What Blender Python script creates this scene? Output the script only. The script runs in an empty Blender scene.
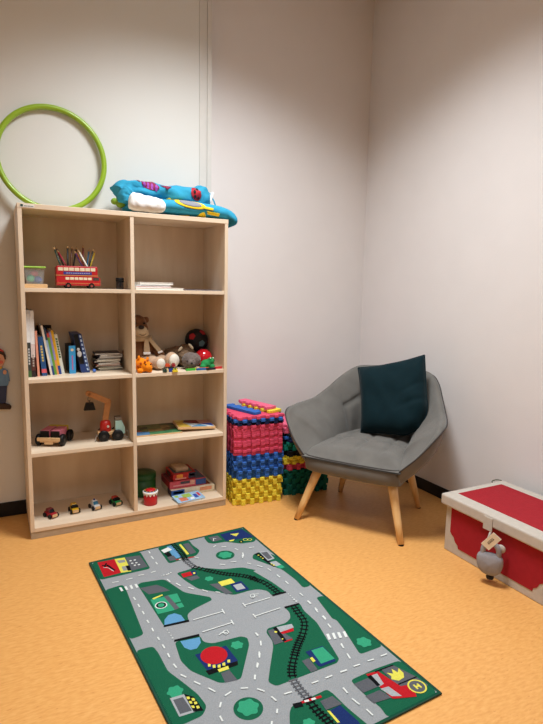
import bpy, bmesh, math, random
from math import pi, sin, cos, radians as R
from mathutils import Vector, Matrix, noise
from mathutils.bvhtree import BVHTree
random.seed(7)
S = bpy.context.scene
C = S.collection

# ------------------------------------------------------------------ camera, world, lights, exposure
cam_d = bpy.data.cameras.new('camera')
cam = bpy.data.objects.new('camera', cam_d); C.objects.link(cam)
cam_d.sensor_fit = 'HORIZONTAL'; cam_d.sensor_width = 36.0
cam_d.lens = 36.0 * 542.539 / 543.0
cam_d.clip_start = 0.05
_r = Vector((0.88843967, -0.45857879, 0.01950512)); _u = Vector((0.04463606, 0.1286147, 0.9906896)); _f = Vector((0.45681788, 0.87929731, -0.13473555))
m = Matrix((_r, _u, -_f)).transposed().to_4x4(); m.translation = Vector((-0.12429697, -2.67054067, 1.20302718))
cam.matrix_world = m
S.camera = cam

w = bpy.data.worlds.new('world'); S.world = w; w.use_nodes = True
w.node_tree.nodes['Background'].inputs[0].default_value = (0.9, 0.95, 1.0, 1)
w.node_tree.nodes['Background'].inputs[1].default_value = 0.05
S.view_settings.view_transform = 'Standard'
S.view_settings.look = 'None'
S.view_settings.gamma = 1.0
S.view_settings.use_curve_mapping = False
S.view_settings.exposure = 0.0

# two recessed ceiling panels with louvres: each an area light of limited spread (x, y, size, watts)
LAMPS = [(0.85, -0.86, 0.60, 48.0), (0.10, -2.75, 0.60, 15.0)]
LAMP_COLOR = (0.92, 0.965, 1.0)
for (lx, ly, ls, lw) in LAMPS:
    ld = bpy.data.lights.new('ceiling_panel_light', 'AREA'); ld.shape = 'SQUARE'; ld.size = ls; ld.energy = lw
    ld.color = LAMP_COLOR; ld.spread = math.radians(128)
    lo_ = bpy.data.objects.new('ceiling_panel_light', ld); C.objects.link(lo_); lo_.location = (lx, ly, 3.022)

# ------------------------------------------------------------------ helpers
def srgb(*c):
    if len(c) == 1: c = c[0]
    return tuple(((v/255)/12.92 if v/255 <= .04045 else ((v/255+.055)/1.055)**2.4) for v in c)
MATS = {}
def mat(name, col, rough=0.6, vary=0.05, scale=30.0, bump=0.0, bscale=200.0, metal=0.0, spec=0.5, sheen=0.0, trans=0.0, coat=0.0, alpha=1.0):
    if name in MATS: return MATS[name]
    mt = bpy.data.materials.new(name); mt.use_nodes = True
    nt = mt.node_tree; b = nt.nodes['Principled BSDF']
    c = srgb(col)
    b.inputs['Roughness'].default_value = rough; b.inputs['Metallic'].default_value = metal
    b.inputs['Specular IOR Level'].default_value = spec
    if sheen: b.inputs['Sheen Weight'].default_value = sheen; b.inputs['Sheen Roughness'].default_value = .4
    if trans: b.inputs['Transmission Weight'].default_value = trans
    if alpha < 1: b.inputs['Alpha'].default_value = alpha
    if coat: b.inputs['Coat Weight'].default_value = coat
    tc = nt.nodes.new('ShaderNodeTexCoord')
    n = nt.nodes.new('ShaderNodeTexNoise'); n.inputs['Scale'].default_value = scale; n.inputs['Detail'].default_value = 4
    nt.links.new(tc.outputs['Object'], n.inputs['Vector'])
    r = nt.nodes.new('ShaderNodeValToRGB')
    r.color_ramp.elements[0].position = .3; r.color_ramp.elements[1].position = .7
    r.color_ramp.elements[0].color = tuple(v*(1-vary) for v in c)+(1,)
    r.color_ramp.elements[1].color = tuple(min(1, v*(1+vary)) for v in c)+(1,)
    nt.links.new(n.outputs['Fac'], r.inputs['Fac']); nt.links.new(r.outputs['Color'], b.inputs['Base Color'])
    if bump:
        n2 = nt.nodes.new('ShaderNodeTexNoise'); n2.inputs['Scale'].default_value = bscale; n2.inputs['Detail'].default_value = 3
        nt.links.new(tc.outputs['Object'], n2.inputs['Vector'])
        bp = nt.nodes.new('ShaderNodeBump'); bp.inputs['Strength'].default_value = bump; bp.inputs['Distance'].default_value = .004
        nt.links.new(n2.outputs['Fac'], bp.inputs['Height']); nt.links.new(bp.outputs['Normal'], b.inputs['Normal'])
    MATS[name] = mt
    return mt
def streak(name, c0, c1, scale, rough=.5, det=4, spec=.5, c2=None, bump=0.0, p0=.35, p1=.65):
    """colour streaks: noise stretched by a per-axis scale (wood grain, linoleum)"""
    mt = bpy.data.materials.new(name); mt.use_nodes = True
    nt = mt.node_tree; b = nt.nodes['Principled BSDF']; b.inputs['Roughness'].default_value = rough
    b.inputs['Specular IOR Level'].default_value = spec
    tc = nt.nodes.new('ShaderNodeTexCoord'); mp = nt.nodes.new('ShaderNodeMapping')
    mp.inputs['Scale'].default_value = scale
    n = nt.nodes.new('ShaderNodeTexNoise'); n.inputs['Scale'].default_value = 1; n.inputs['Detail'].default_value = det
    r = nt.nodes.new('ShaderNodeValToRGB')
    r.color_ramp.elements[0].position = p0; r.color_ramp.elements[1].position = p1
    r.color_ramp.elements[0].color = srgb(c0)+(1,); r.color_ramp.elements[1].color = srgb(c1)+(1,)
    if c2:
        e = r.color_ramp.elements.new(.5); e.color = srgb(c2)+(1,)
    nt.links.new(tc.outputs['Object'], mp.inputs['Vector']); nt.links.new(mp.outputs['Vector'], n.inputs['Vector'])
    nt.links.new(n.outputs['Fac'], r.inputs['Fac']); nt.links.new(r.outputs['Color'], b.inputs['Base Color'])
    if bump:
        bp = nt.nodes.new('ShaderNodeBump'); bp.inputs['Strength'].default_value = bump; bp.inputs['Distance'].default_value = .002
        nt.links.new(n.outputs['Fac'], bp.inputs['Height']); nt.links.new(bp.outputs['Normal'], b.inputs['Normal'])
    return mt, nt, mp

class MB:
    def __init__(s): s.bm = bmesh.new(); s.T = Matrix.Identity(4)
    def v(s, p): return s.bm.verts.new(s.T @ Vector(p))
    def f(s, vs, m=0, smooth=False):
        try: f = s.bm.faces.new(vs)
        except ValueError: return None
        f.material_index = m; f.smooth = smooth; return f
    def hexa(s, P, m=0):
        """8 corners: bottom 4 ccw then top 4"""
        v = [s.v(p) for p in P]
        for q in ((3,2,1,0),(4,5,6,7),(0,1,5,4),(1,2,6,5),(2,3,7,6),(3,0,4,7)): s.f([v[i] for i in q], m)
        return s
    def box(s, x0, x1, y0, y1, z0, z1, m=0, shx=0.0):
        return s.hexa([(x0,y0,z0),(x1,y0,z0),(x1,y1,z0),(x0,y1,z0),(x0+shx,y0,z1),(x1+shx,y0,z1),(x1+shx,y1,z1),(x0+shx,y1,z1)], m)
    def grid(s, fn, nu, nv, m=0, cu=False, cv=False, smooth=True):
        V = [[s.v(fn(i/(nu if cu else nu-1), j/(nv if cv else nv-1))) for j in range(nv)] for i in range(nu)]
        for i in range(nu if cu else nu-1):
            for j in range(nv if cv else nv-1):
                s.f([V[i][j], V[(i+1)%nu][j], V[(i+1)%nu][(j+1)%nv], V[i][(j+1)%nv]], m, smooth)
        return V
    def tube(s, pts, r, n=10, m=0, closed=False, caps=True, r1=None):
        pts = [Vector(p) for p in pts]; N = len(pts); rings = []
        up = None
        for i, p in enumerate(pts):
            if closed: t = pts[(i+1)%N]-pts[i-1]
            else: t = pts[min(i+1, N-1)]-pts[max(i-1, 0)]
            t.normalize()
            if up is None:
                up = Vector((0,0,1)) if abs(t.z) < .9 else Vector((1,0,0))
            a = t.cross(up)
            if a.length < 1e-6: a = t.orthogonal()
            a.normalize(); b = a.cross(t).normalized(); up = b
            rr = r if r1 is None else r+(r1-r)*i/(N-1)
            rings.append([s.v(p+(a*cos(2*pi*k/n)+b*sin(2*pi*k/n))*rr) for k in range(n)])
        for i in range(N if closed else N-1):
            A, B = rings[i], rings[(i+1)%N]
            for k in range(n): s.f([A[k], A[(k+1)%n], B[(k+1)%n], B[k]], m, True)
        if caps and not closed:
            s.f(list(reversed(rings[0])), m); s.f(rings[-1], m)
        return s
    def cyl(s, p0, p1, r0, r1=None, n=20, m=0):
        return s.tube([p0, p1], r0, n, m, r1=r0 if r1 is None else r1)
    def lathe(s, prof, c=(0,0,0), n=32, m=0, ms=None):
        c = Vector(c); rings = []
        for r, z in prof:
            rings.append([s.v(c+Vector((max(r,1e-5)*cos(2*pi*k/n), max(r,1e-5)*sin(2*pi*k/n), z))) for k in range(n)])
        for i in range(len(prof)-1):
            for k in range(n): s.f([rings[i][k], rings[i][(k+1)%n], rings[i+1][(k+1)%n], rings[i+1][k]], ms[i] if ms else m, True)
        return s
    def sph(s, c, r, m=0, nu=20, nv=12, rot=None):
        if isinstance(r, (int, float)): r = (r, r, r)
        c = Vector(c); M = rot or Matrix.Identity(3)
        top = s.v(c+M@Vector((0,0,r[2]))); bot = s.v(c-M@Vector((0,0,r[2])))
        rows = [[s.v(c+M@Vector((r[0]*sin(pi*j/nv)*cos(2*pi*i/nu), r[1]*sin(pi*j/nv)*sin(2*pi*i/nu), r[2]*cos(pi*j/nv)))) for i in range(nu)] for j in range(1, nv)]
        for i in range(nu):
            s.f([top, rows[0][i], rows[0][(i+1)%nu]], m, True); s.f([bot, rows[-1][(i+1)%nu], rows[-1][i]], m, True)
            for j in range(nv-2): s.f([rows[j][i], rows[j+1][i], rows[j+1][(i+1)%nu], rows[j][(i+1)%nu]], m, True)
        return s
    def prism(s, poly, z0, z1, m=0, mtop=None, top=True, bottom=True):
        """extrude a 2d polygon (ccw) along local z"""
        a = [s.v((p[0], p[1], z0)) for p in poly]; b = [s.v((p[0], p[1], z1)) for p in poly]; n = len(poly)
        for i in range(n): s.f([a[i], a[(i+1)%n], b[(i+1)%n], b[i]], m)
        if top: s.f(b, m if mtop is None else mtop)
        if bottom: s.f(list(reversed(a)), m)
        return s
    def flat(s, poly, z, m=0):
        A = sum(poly[i][0]*poly[(i+1)%len(poly)][1]-poly[(i+1)%len(poly)][0]*poly[i][1] for i in range(len(poly)))
        vs = [s.v((p[0], p[1], z)) for p in (poly if A > 0 else list(reversed(poly)))]
        s.f(vs, m)
    def build(s, name, mats, parent=None, bev=0.0, seg=2, subsurf=0, smooth=False, fix=True):
        if fix: bmesh.ops.recalc_face_normals(s.bm, faces=s.bm.faces)
        me = bpy.data.meshes.new(name); s.bm.to_mesh(me); s.bm.free()
        if not isinstance(mats, (list, tuple)): mats = [mats]
        for x in mats: me.materials.append(x)
        if smooth:
            for p in me.polygons: p.use_smooth = True
        o = bpy.data.objects.new(name, me); C.objects.link(o)
        if parent: o.parent = parent
        if bev:
            b = o.modifiers.new('bevel', 'BEVEL'); b.width = bev; b.segments = seg; b.limit_method = 'ANGLE'; b.angle_limit = R(40)
        if subsurf:
            b = o.modifiers.new('sub', 'SUBSURF'); b.levels = subsurf; b.render_levels = subsurf
        return o
def tag(o, label, cat, group=None, kind=None):
    o['label'] = label; o['category'] = cat
    if group: o['group'] = group
    if kind: o['kind'] = kind
    return o
def thing(name, label, cat, loc=(0,0,0), rz=0.0, group=None):
    o = bpy.data.objects.new(name, None); C.objects.link(o); o.empty_display_size = .05
    o.location = loc; o.rotation_euler = (0, 0, rz)
    return tag(o, label, cat, group)
def struct(o): o['kind'] = 'structure'; return o
def dup(root, loc=None, rz=None, label=None):
    r = root.copy(); C.objects.link(r)
    if loc is not None: r.location = loc
    if rz is not None: r.rotation_euler = (0, 0, rz)
    if label: r['label'] = label
    for ch in list(root.children):
        c = ch.copy(); C.objects.link(c); c.parent = r
        for g in ch.children:
            d = g.copy(); C.objects.link(d); d.parent = c
    return r
def blob(name, parts, m, parent=None, voxel=.004, fuzz=0.0, smooth_it=3):
    """ellipsoids (centre, radii[, rotation]) fused into one continuous skin"""
    b = MB()
    for p in parts: b.sph(p[0], p[1], 0, 20, 14, p[2] if len(p) > 2 else None)
    o = b.build(name, m, None)
    md = o.modifiers.new('r', 'REMESH'); md.mode = 'VOXEL'; md.voxel_size = voxel
    ms = o.modifiers.new('s', 'SMOOTH'); ms.iterations = smooth_it; ms.factor = .5
    dg = bpy.context.evaluated_depsgraph_get(); dg.update()
    me = bpy.data.meshes.new_from_object(o.evaluated_get(dg))
    o.modifiers.clear(); o.data = me; me.name = name
    for v in me.vertices:
        if fuzz: v.co += v.normal*random.uniform(-fuzz, fuzz)
    for p in me.polygons: p.use_smooth = True
    if parent: o.parent = parent
    return o
def rotm(x=0, y=0, z=0):
    return (Matrix.Rotation(R(z), 3, 'Z') @ Matrix.Rotation(R(y), 3, 'Y') @ Matrix.Rotation(R(x), 3, 'X'))
def smoothstep(t): t = max(0, min(1, t)); return t*t*(3-2*t)
def catmull(P, n, closed=False):
    P = [Vector(p) for p in P]; out = []; N = len(P)
    segs = N if closed else N-1
    for i in range(segs):
        p0 = P[(i-1)%N] if closed or i > 0 else P[0]*2-P[1]
        p1, p2 = P[i], P[(i+1)%N]
        p3 = P[(i+2)%N] if closed or i+2 < N else P[-1]*2-P[-2]
        for k in range(n):
            t = k/n
            out.append(.5*((2*p1)+(p2-p0)*t+(2*p0-5*p1+4*p2-p3)*t*t+(3*p1-p0-3*p2+p3)*t**3))
    if not closed: out.append(P[-1])
    return out
ORD = ['lowest', 'second', 'third', 'fourth', 'fifth', 'sixth', 'seventh', 'eighth', 'ninth', 'tenth', 'eleventh', 'twelfth']

# ------------------------------------------------------------------ materials
M_wall = mat('wall_paint', (226, 221, 218), .85, .012, 6, .12, 160, spec=.2)
M_wall2 = mat('partition_paint', (221, 220, 214), .7, .01, 4, .05, 120, spec=.3)
M_ceil = mat('ceiling_paint', (232, 228, 222), .9, .01, 5)
M_black = mat('black_skirting', (14, 15, 17), .45, .1, 20, spec=.35)
M_maple, _, _mp = streak('maple_laminate', (214, 192, 164), (230, 211, 186), (9, 9, 1.6), .45, 5, c2=(222, 201, 174))
M_mapleh, _, _ = streak('maple_laminate_across', (216, 194, 166), (232, 213, 188), (1.6, 9, 14), .45, 5, c2=(224, 203, 176))
M_white = mat('white_paper', (236, 234, 230), .6, .02)
M_blackp = mat('black_plastic', (9, 9, 10), .5, .1, spec=.3)
M_wood = mat('toy_beech', (214, 172, 122), .5, .08, 60)

# ------------------------------------------------------------------ room
X0, X1, YB, YL, YF, H = -2.0, 2.18, 0.42, 0.345, -4.4, 3.06
b = MB(); b.box(X0-.1, X1+.1, YF-.1, YB+.1, -.1, 0)
M_floor, nt, mp = streak('linoleum', (211, 148, 78), (229, 173, 104), (36, 120, 40), .42, 7, c2=(221, 161, 90), spec=.4, p0=.25, p1=.75)
mp.inputs['Rotation'].default_value = (0, 0, R(28))
bs = nt.nodes['Principled BSDF']; base = bs.inputs['Base Color'].links[0].from_socket
tc = nt.nodes['Texture Coordinate']; mp2 = nt.nodes.new('ShaderNodeMapping'); mp2.inputs['Scale'].default_value = (40, 130, 40); mp2.inputs['Rotation'].default_value = (0, 0, R(28))
n2 = nt.nodes.new('ShaderNodeTexNoise'); n2.inputs['Scale'].default_value = 1; n2.inputs['Detail'].default_value = 2
r2 = nt.nodes.new('ShaderNodeValToRGB'); r2.color_ramp.elements[0].position = .66; r2.color_ramp.elements[1].position = .74
r2.color_ramp.elements[0].color = (0,0,0,1); r2.color_ramp.elements[1].color = (.5,.5,.5,1)
mx = nt.nodes.new('ShaderNodeMix'); mx.data_type = 'RGBA'; mx.inputs['B'].default_value = srgb(188, 116, 52)+(1,)
nt.links.new(tc.outputs['Object'], mp2.inputs['Vector']); nt.links.new(mp2.outputs['Vector'], n2.inputs['Vector'])
nt.links.new(n2.outputs['Fac'], r2.inputs['Fac']); nt.links.new(r2.outputs['Color'], mx.inputs['Factor'])
nt.links.new(base, mx.inputs['A']); nt.links.new(mx.outputs['Result'], bs.inputs['Base Color'])
struct(b.build('floor', M_floor))
b = MB(); b.box(X0-.1, X1+.1, YF-.1, YB+.1, H, H+.1); struct(b.build('ceiling', M_ceil))
b = MB(); b.box(1.034, X1+.1, YB, YB+.1, 0, H); struct(b.build('wall_back', M_wall))
b = MB(); b.box(X0-.1, .9585, YL, YB+.1, 0, H); struct(b.build('wall_back_left', M_wall2))
b = MB(); b.box(.9585, .9605, YL+.006, YB+.1, 0, H); b.box(.9605, 1.005, YL+.0015, YB+.1, 0, H); b.box(1.005, 1.0075, YL+.008, YB+.1, 0, H)
b.box(1.0075, 1.034, YL+.003, YB+.1, 0, H)
struct(b.build('trim_1', mat('edge_profile', (212, 209, 202), .6, .02), bev=.002))
b = MB(); b.box(X1, X1+.1, YF-.1, YB, 0, H); struct(b.build('wall_right', M_wall))
b = MB(); b.box(X0-.1, X0, YF-.1, YL, 0, H); struct(b.build('wall_left', M_wall))
b = MB(); b.box(X0, X1, YF-.1, YF, 0, H); struct(b.build('wall_front', M_wall))
b = MB(); b.box(X0, 1.034, YL-.009, YL, 0, .076); struct(b.build('baseboard_back_left', M_black, bev=.003))
b = MB(); b.box(1.036, X1, YB-.009, YB, 0, .07); struct(b.build('baseboard_back', M_black, bev=.003))
b = MB(); b.box(X1-.009, X1, YF, YB-.01, 0, .07); struct(b.build('baseboard_right', M_black, bev=.003))
# ceiling panels: the room's lamps
for i, (lx, ly, sx, _w) in enumerate(LAMPS):
    sy = sx
    em = bpy.data.materials.new('lamp_diffuser'); em.use_nodes = True
    e = em.node_tree.nodes['Principled BSDF']
    e.inputs['Emission Color'].default_value = LAMP_COLOR+(1,); e.inputs['Emission Strength'].default_value = 2.0
    e.inputs['Base Color'].default_value = (.8,.8,.8,1)
    t = thing('ceiling_light', ['square white ceiling panel lamp above the play rug', 'square white ceiling panel lamp behind the camera'][i], 'ceiling light', (lx, ly, H))
    f = MB()
    for (a0,a1,c0,c1) in ((-sx/2-.02, sx/2+.02, -sy/2-.02, -sy/2), (-sx/2-.02, sx/2+.02, sy/2, sy/2+.02), (-sx/2-.02, -sx/2, -sy/2, sy/2), (sx/2, sx/2+.02, -sy/2, sy/2)):
        f.box(a0, a1, c0, c1, -.035, 0)
    f.build('frame', M_white, t)
    d = MB(); d.box(-sx/2, sx/2, -sy/2, sy/2, -.025, -.005); d.build('diffuser', em, t)

# ------------------------------------------------------------------ bookcase
SH = [.053, .417, .767, 1.183]            # shelf surfaces, bottom to top
bk = thing('bookcase', 'tall light maple bookcase with two columns of four open compartments', 'bookcase', (0,0,0))
b = MB(); b.box(0, .018, .001, .329, .053-.018, 1.529); b.build('side_panel', M_maple, bk, .0012)
b = MB(); b.box(.977, .995, .001, .329, .053-.018, 1.529); b.build('side_panel', M_maple, bk, .0012)
b = MB(); b.box(-.001, .996, 0, .33, 1.529, 1.551); b.build('top_panel', M_mapleh, bk, .0015)
b = MB(); b.box(.018, .977, 0, .32, .035, .053); b.build('bottom_panel', M_mapleh, bk, .001)
b = MB(); b.box(.4885, .5065, .002, .32, .053, 1.529); b.build('divider', M_maple, bk, .001)
b = MB(); b.box(.018, .977, .32, .326, .053, 1.529); b.build('back_panel', M_maple, bk)
b = MB(); b.box(.001, .994, .003, .329, 0, .035); b.build('plinth', mat('plinth_laminate', (172, 154, 130), .5, .06), bk, .001)
for z in SH[1:]:
    for x0, x1 in ((.018, .4885), (.5065, .977)):
        b = MB(); b.box(x0, x1, .004, .32, z-.018, z); b.build('shelf_board', M_mapleh, bk, .001)
st = MB(); st.box(.012, .070, -.0012, 0.0, 1.5335, 1.5475, 0); st.box(.0135, .0245, -.0016, -.0012, 1.536, 1.546, 1)
for k, (a, c) in enumerate(((.028, .040), (.042, .052), (.054, .066))): st.box(a, c, -.0016, -.0012, 1.5375, 1.5405, 2)
s_ = st.build('maker_sticker', [mat('sticker_white', (226, 220, 208), .4), mat('sticker_green', (12, 62, 52), .4), mat('sticker_print', (96, 104, 112), .4)], bk)
s_['label'] = 'small pale sticker with a dark green square'

# ------------------------------------------------------------------ rug
RUG = """g:7,0 221,0 220,41 215,174 15,165;g:22,248 76,243 81,274 56,594 15,598;g:10,663 64,668 69,710 67,806 88,867 111,942 116,997 92,1024 35,1027 11,1022;g:130,272 148,263 237,282 250,324 275,414 351,492 349,514 260,538 230,557 221,598 133,587;g:135,683 223,689 221,729 244,751 346,763 362,781 351,816 251,949 189,935 130,841 119,782;circ_g:216,1063 43,0;g:302,8 375,2 458,8 454,57 464,124 432,160 299,171;g:531,14 744,12 755,148 724,165 660,153 605,101 547,93 526,73;circ_g:547,217 42,0;g:298,261 392,256 480,323 564,349 607,399 591,399 619,519 629,604 567,601 569,561 543,533 510,525 439,524 391,475 333,417 310,336;g:638,303 663,269 705,267 726,322 726,433 729,579 741,611 707,611 713,542 707,449 675,379;g:713,693 737,694 748,886 740,1041 648,1037 665,975 683,909 694,849 686,833;g:569,688 635,694 622,740 623,825 574,1021 557,1033 331,1027 318,1000 357,945 416,865 429,836 433,788 448,770 524,774 553,757 569,725;g:328,1117 458,1112 464,1134 467,1199 479,1274 487,1363 253,1231 309,1137;g:544,1116 643,1114 743,1122 748,1285 544,1276 552,1246 544,1188;d:146,27 209,39 211,152 139,153;red:30,15 102,20 97,149 26,150;line_bk_9:42,53 62,59 78,116;line_bk_7:47,71 62,40;line_w_3:43,71 60,83 73,121;y:102,20 145,27 138,157 97,149;gy:108,39 140,46 138,69 110,67;gy:112,99 129,102 126,141 109,138;bk:129,100 145,104 140,151 126,147;circ_w:160,68 5,0;circ_w:178,70 5,0;circ_w:160,93 5,0;circ_w:177,97 5,0;circ_w:165,115 5,0;circ_w:182,118 5,0;d:131,301 196,309 216,340 229,375 148,361;lg:142,400 207,406 200,508 137,503;circ_w:166,454 23,0;circ_bk:166,454 19,0;circ_lg:166,454 12,0;y:150,395 194,386 194,394 154,404;lg:211,403 247,407 241,467 208,463;lg:209,474 240,475 239,505 211,504;d:194,405 211,403 220,504 201,508;bl:135,580 147,547 169,527 192,527 209,550 210,592;bk:129,588 134,577 224,588 221,601;bl:153,689 219,700 211,729 188,750 166,747 153,726;bk:133,682 138,671 224,682 221,695;nv:170,776 279,784 281,870 176,874;bk:170,863 279,870 272,888 172,885;y:190,836 198,839 193,852 185,849;y:200,849 209,851 204,865 196,862;y:215,856 224,858 218,872 210,868;y:232,855 241,857 235,871 227,867;y:252,850 261,852 255,865 247,862;circ_red:224,808 44,0;y:206,875 242,876 239,891 205,889;d:208,896 237,895 240,947 202,939;tree_lt:313,799 20,0;tree_lt:56,900 23,0;lgy:33,918 75,923 78,1002 32,997;d:39,929 68,932 72,993 38,989;bk:75,921 97,947 101,1009 74,1000;y:77,936 85,939 84,949 76,947;y:88,949 95,951 95,962 86,960;y:77,955 84,959 83,969 76,966;y:89,965 97,968 95,977 87,976;y:76,975 84,978 83,988 76,985;y:88,983 96,985 95,995 87,994;tree_lt:217,1060 30,0;bl:343,18 370,17 367,142 333,144;w:308,40 346,27 354,58 312,71;bk:309,73 332,68 337,109 315,113;d:310,116 341,111 343,155 310,153;d:417,31 445,30 442,133 411,138;y:399,26 409,25 408,133 396,134;line_red_8:338,155 419,168;line_w_8:351,158 362,160;line_w_8:378,162 389,164;nv:612,21 734,16 746,119 609,96;y:657,39 701,50 673,75;d:549,23 597,25 599,74 551,76;line_w_4:558,67 567,43 576,52;y:624,97 653,98 642,111 623,110;circ_bk:669,135 11,0;circ_y:669,137 4,0;circ_y:697,126 12,0;circ_g:697,126 9,0;circ_y:715,136 11,0;circ_g:715,136 8,0;tree_lt:547,217 29,0;d:318,316 367,318 370,345 331,349;red:313,278 355,278 353,310 311,310;nv:355,278 377,280 372,311 352,312;y:361,291 370,292 366,305 358,305;tree_lt:401,368 17,0;d:385,408 419,418 440,512 413,505;y:422,409 481,410 482,446 423,445;nv:459,446 510,446 510,518 455,512;lgy:465,460 501,462 500,504 465,501;bk:667,273 689,267 702,411 685,411;lgy:695,264 734,274 726,351 690,355;d:698,275 727,280 720,342 697,344;lgy:689,369 720,372 724,414 696,414;lg:696,414 725,411 726,438 703,440;circ_y:677,291 4,0;circ_y:679,309 3,0;circ_y:681,325 4,0;circ_y:690,386 4,0;circ_y:693,400 5,0;tree_lt:700,995 25,0;d:441,782 473,783 497,861 424,860;lgy:470,778 537,790 533,811 476,812;red:475,811 529,812 522,828 478,824;red:462,856 494,862 491,867 461,866;bk:465,779 480,777 472,862 459,861;circ_y:463,802 5,0;circ_y:464,846 3,0;d:461,972 488,971 483,1030 457,1029;nv:496,940 564,943 560,1019 556,1025 499,1023 494,1015;lg:517,944 561,947 561,1014 508,1012;y:491,973 501,972 500,993 489,995;line_track_24:376,9 379,110 373,186;line_gtrack_24:373,186 382,251;line_track_24:382,251 417,297 472,361 532,411 572,462 555,447 586,501 596,558 598,604;bk:568,594 630,600 627,609 568,605;bk:569,687 631,692 631,701 567,698;line_track_24:602,698 595,747 583,803 543,854 487,904 437,957 407,994 392,1026;line_gtrack_24:390,1030 386,1072 387,1114;d:412,1142 455,1143 462,1182 407,1178;nv:408,1185 454,1183 462,1255 456,1284 404,1270;y:408,1181 415,1186 415,1233 407,1231;line_track_24:385,1116 383,1166 387,1205 388,1246;line_red_9:362,1120 424,1128;line_w_9:373,1121 383,1123;line_w_9:395,1125 405,1126;line_bk_18:338,1121 356,1125;tree_lt:337,1194 17,0;d:543,1135 597,1136 607,1180 545,1178;d:541,1191 595,1193 607,1234 545,1225;d:660,1128 707,1130 733,1202 740,1249 693,1265 674,1229 654,1207;red:603,1120 645,1127 662,1212 703,1223 674,1267 605,1239;lgy:615,1133 636,1135 624,1179 603,1182;lgy:600,1190 629,1195 637,1244 610,1230;bk:601,1130 615,1130 611,1180 599,1177;line_bk_5:637,1126 707,1130;line_bk_5:662,1203 734,1206;flame:683,1168 24,0;circ_y:706,1237 29,0;circ_d:706,1237 24,0;line_y_6:701,1228 700,1245;line_y_6:714,1230 714,1246;line_y_6:700,1236 714,1238;line_w_6:45,210 68,214;line_w_6:101,215 125,216;line_w_6:155,207 175,211;line_w_6:207,209 226,207;line_w_6:256,25 255,43;line_w_6:251,75 252,101;line_w_6:252,135 252,154;line_w_6:90,356 91,375;line_w_6:91,409 91,428;line_w_6:92,461 92,480;line_w_6:90,522 91,539;w:58,261 67,263 68,291 59,292;w:78,264 87,264 87,293 78,293;w:99,265 108,265 107,294 98,295;w:119,266 128,266 127,295 118,296;w:611,898 621,900 610,929 599,928;w:631,904 641,905 629,935 619,934;w:650,909 660,912 649,940 638,939;w:670,915 680,917 669,946 658,945;line_w_6:91,575 90,594;line_w_6:92,633 93,648;line_w_6:94,679 94,698;line_w_6:94,729 93,749;line_w_6:93,787 95,806;line_w_6:96,843 106,861;line_w_6:121,891 132,910;line_w_6:148,937 159,959;line_w_6:179,988 200,983;line_w_6:146,1021 156,1007;line_w_6:132,1052 131,1070;line_w_6:233,985 251,993;line_w_6:288,971 296,956;line_w_6:320,925 330,911;line_w_6:352,882 361,867;line_w_6:397,774 400,789;line_w_6:399,775 397,791;line_w_6:392,821 382,841;line_w_6:359,874 348,891;line_w_6:331,914 319,929;line_w_6:297,956 287,971;line_w_6:275,1011 288,1029;line_w_6:296,1059 300,1078;line_w_6:286,1108 278,1119;line_w_6:250,1139 242,1150;line_w_6:335,1068 358,1071;line_w_6:432,1071 454,1072;line_w_6:482,1073 505,1074;line_w_6:539,1075 558,1077;line_w_6:504,1133 502,1155;line_w_6:500,1181 502,1202;line_w_6:670,698 670,718;line_w_6:667,750 666,767;line_w_6:661,807 659,828;line_w_6:651,854 647,876;line_w_6:623,968 619,986;line_w_6:611,1016 606,1037;line_w_6:626,965 619,986;line_w_6:610,1020 605,1038;line_w_6:592,1074 614,1076;line_w_6:649,1076 670,1079;line_w_6:702,1079 726,1080;line_w_6:540,1074 561,1076;line_w_6:503,1136 502,1156;line_w_6:501,1188 504,1208;line_w_6:510,1234 511,1258;line_w_6:673,210 695,215;line_w_6:599,332 609,347;line_w_6:628,371 640,391;line_w_6:654,415 658,435;line_w_6:663,477 664,499;line_w_6:668,537 668,558;line_w_6:671,640 672,659;line_w_6:668,700 667,719;line_w_6:664,758 660,778;line_w_6:664,806 663,824;line_w_6:650,858 648,875;line_w_6:624,239 612,271;line_w_6:564,144 583,149;line_w_6:611,187 617,205;line_w_6:613,257 602,282;line_w_6:539,290 562,296;line_w_6:531,126 545,118;line_w_6:256,258 269,256;line_w_6:247,294 251,317;line_w_6:269,340 277,365;line_w_6:301,392 314,412;line_w_6:343,435 356,455;line_w_6:416,173 429,190;line_w_6:490,284 507,298;line_w_6:383,473 396,485;line_w_5:237,601 352,605;line_w_5:355,591 352,619;line_w_5:238,681 352,682;line_w_5:355,668 352,694;line_w_5:441,608 549,610;line_w_5:441,593 440,619;line_w_5:442,688 550,688;line_w_5:442,674 441,697;line_w_4:305,711 317,713 317,728 304,734 300,724 305,711;line_w_4:310,712 281,724;line_w_4:309,725 291,717;line_w_4:494,556 507,558 505,574 492,581 487,571 494,556;line_w_4:506,560 525,568;line_w_4:494,571 514,576;circ_w:134,613 2,0;circ_w:134,630 2,0;circ_w:135,647 2,0;circ_w:135,663 3,0;circ_w:628,623 2,0;circ_w:628,637 2,0;circ_w:628,652 2,0;circ_w:627,666 4,0;circ_w:628,680 4,0;circ_w:236,258 2,0;circ_w:246,256 3,0;circ_w:257,254 2,0;circ_w:268,253 2,0;circ_w:278,251 3,0"""
W_, L_ = .751, 1.290
ra = R(3.056)
rug = thing('play_rug', 'green rectangular play rug printed with grey roads, railway and toy town buildings', 'rug', (.211, -.349, 0), ra)
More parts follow.
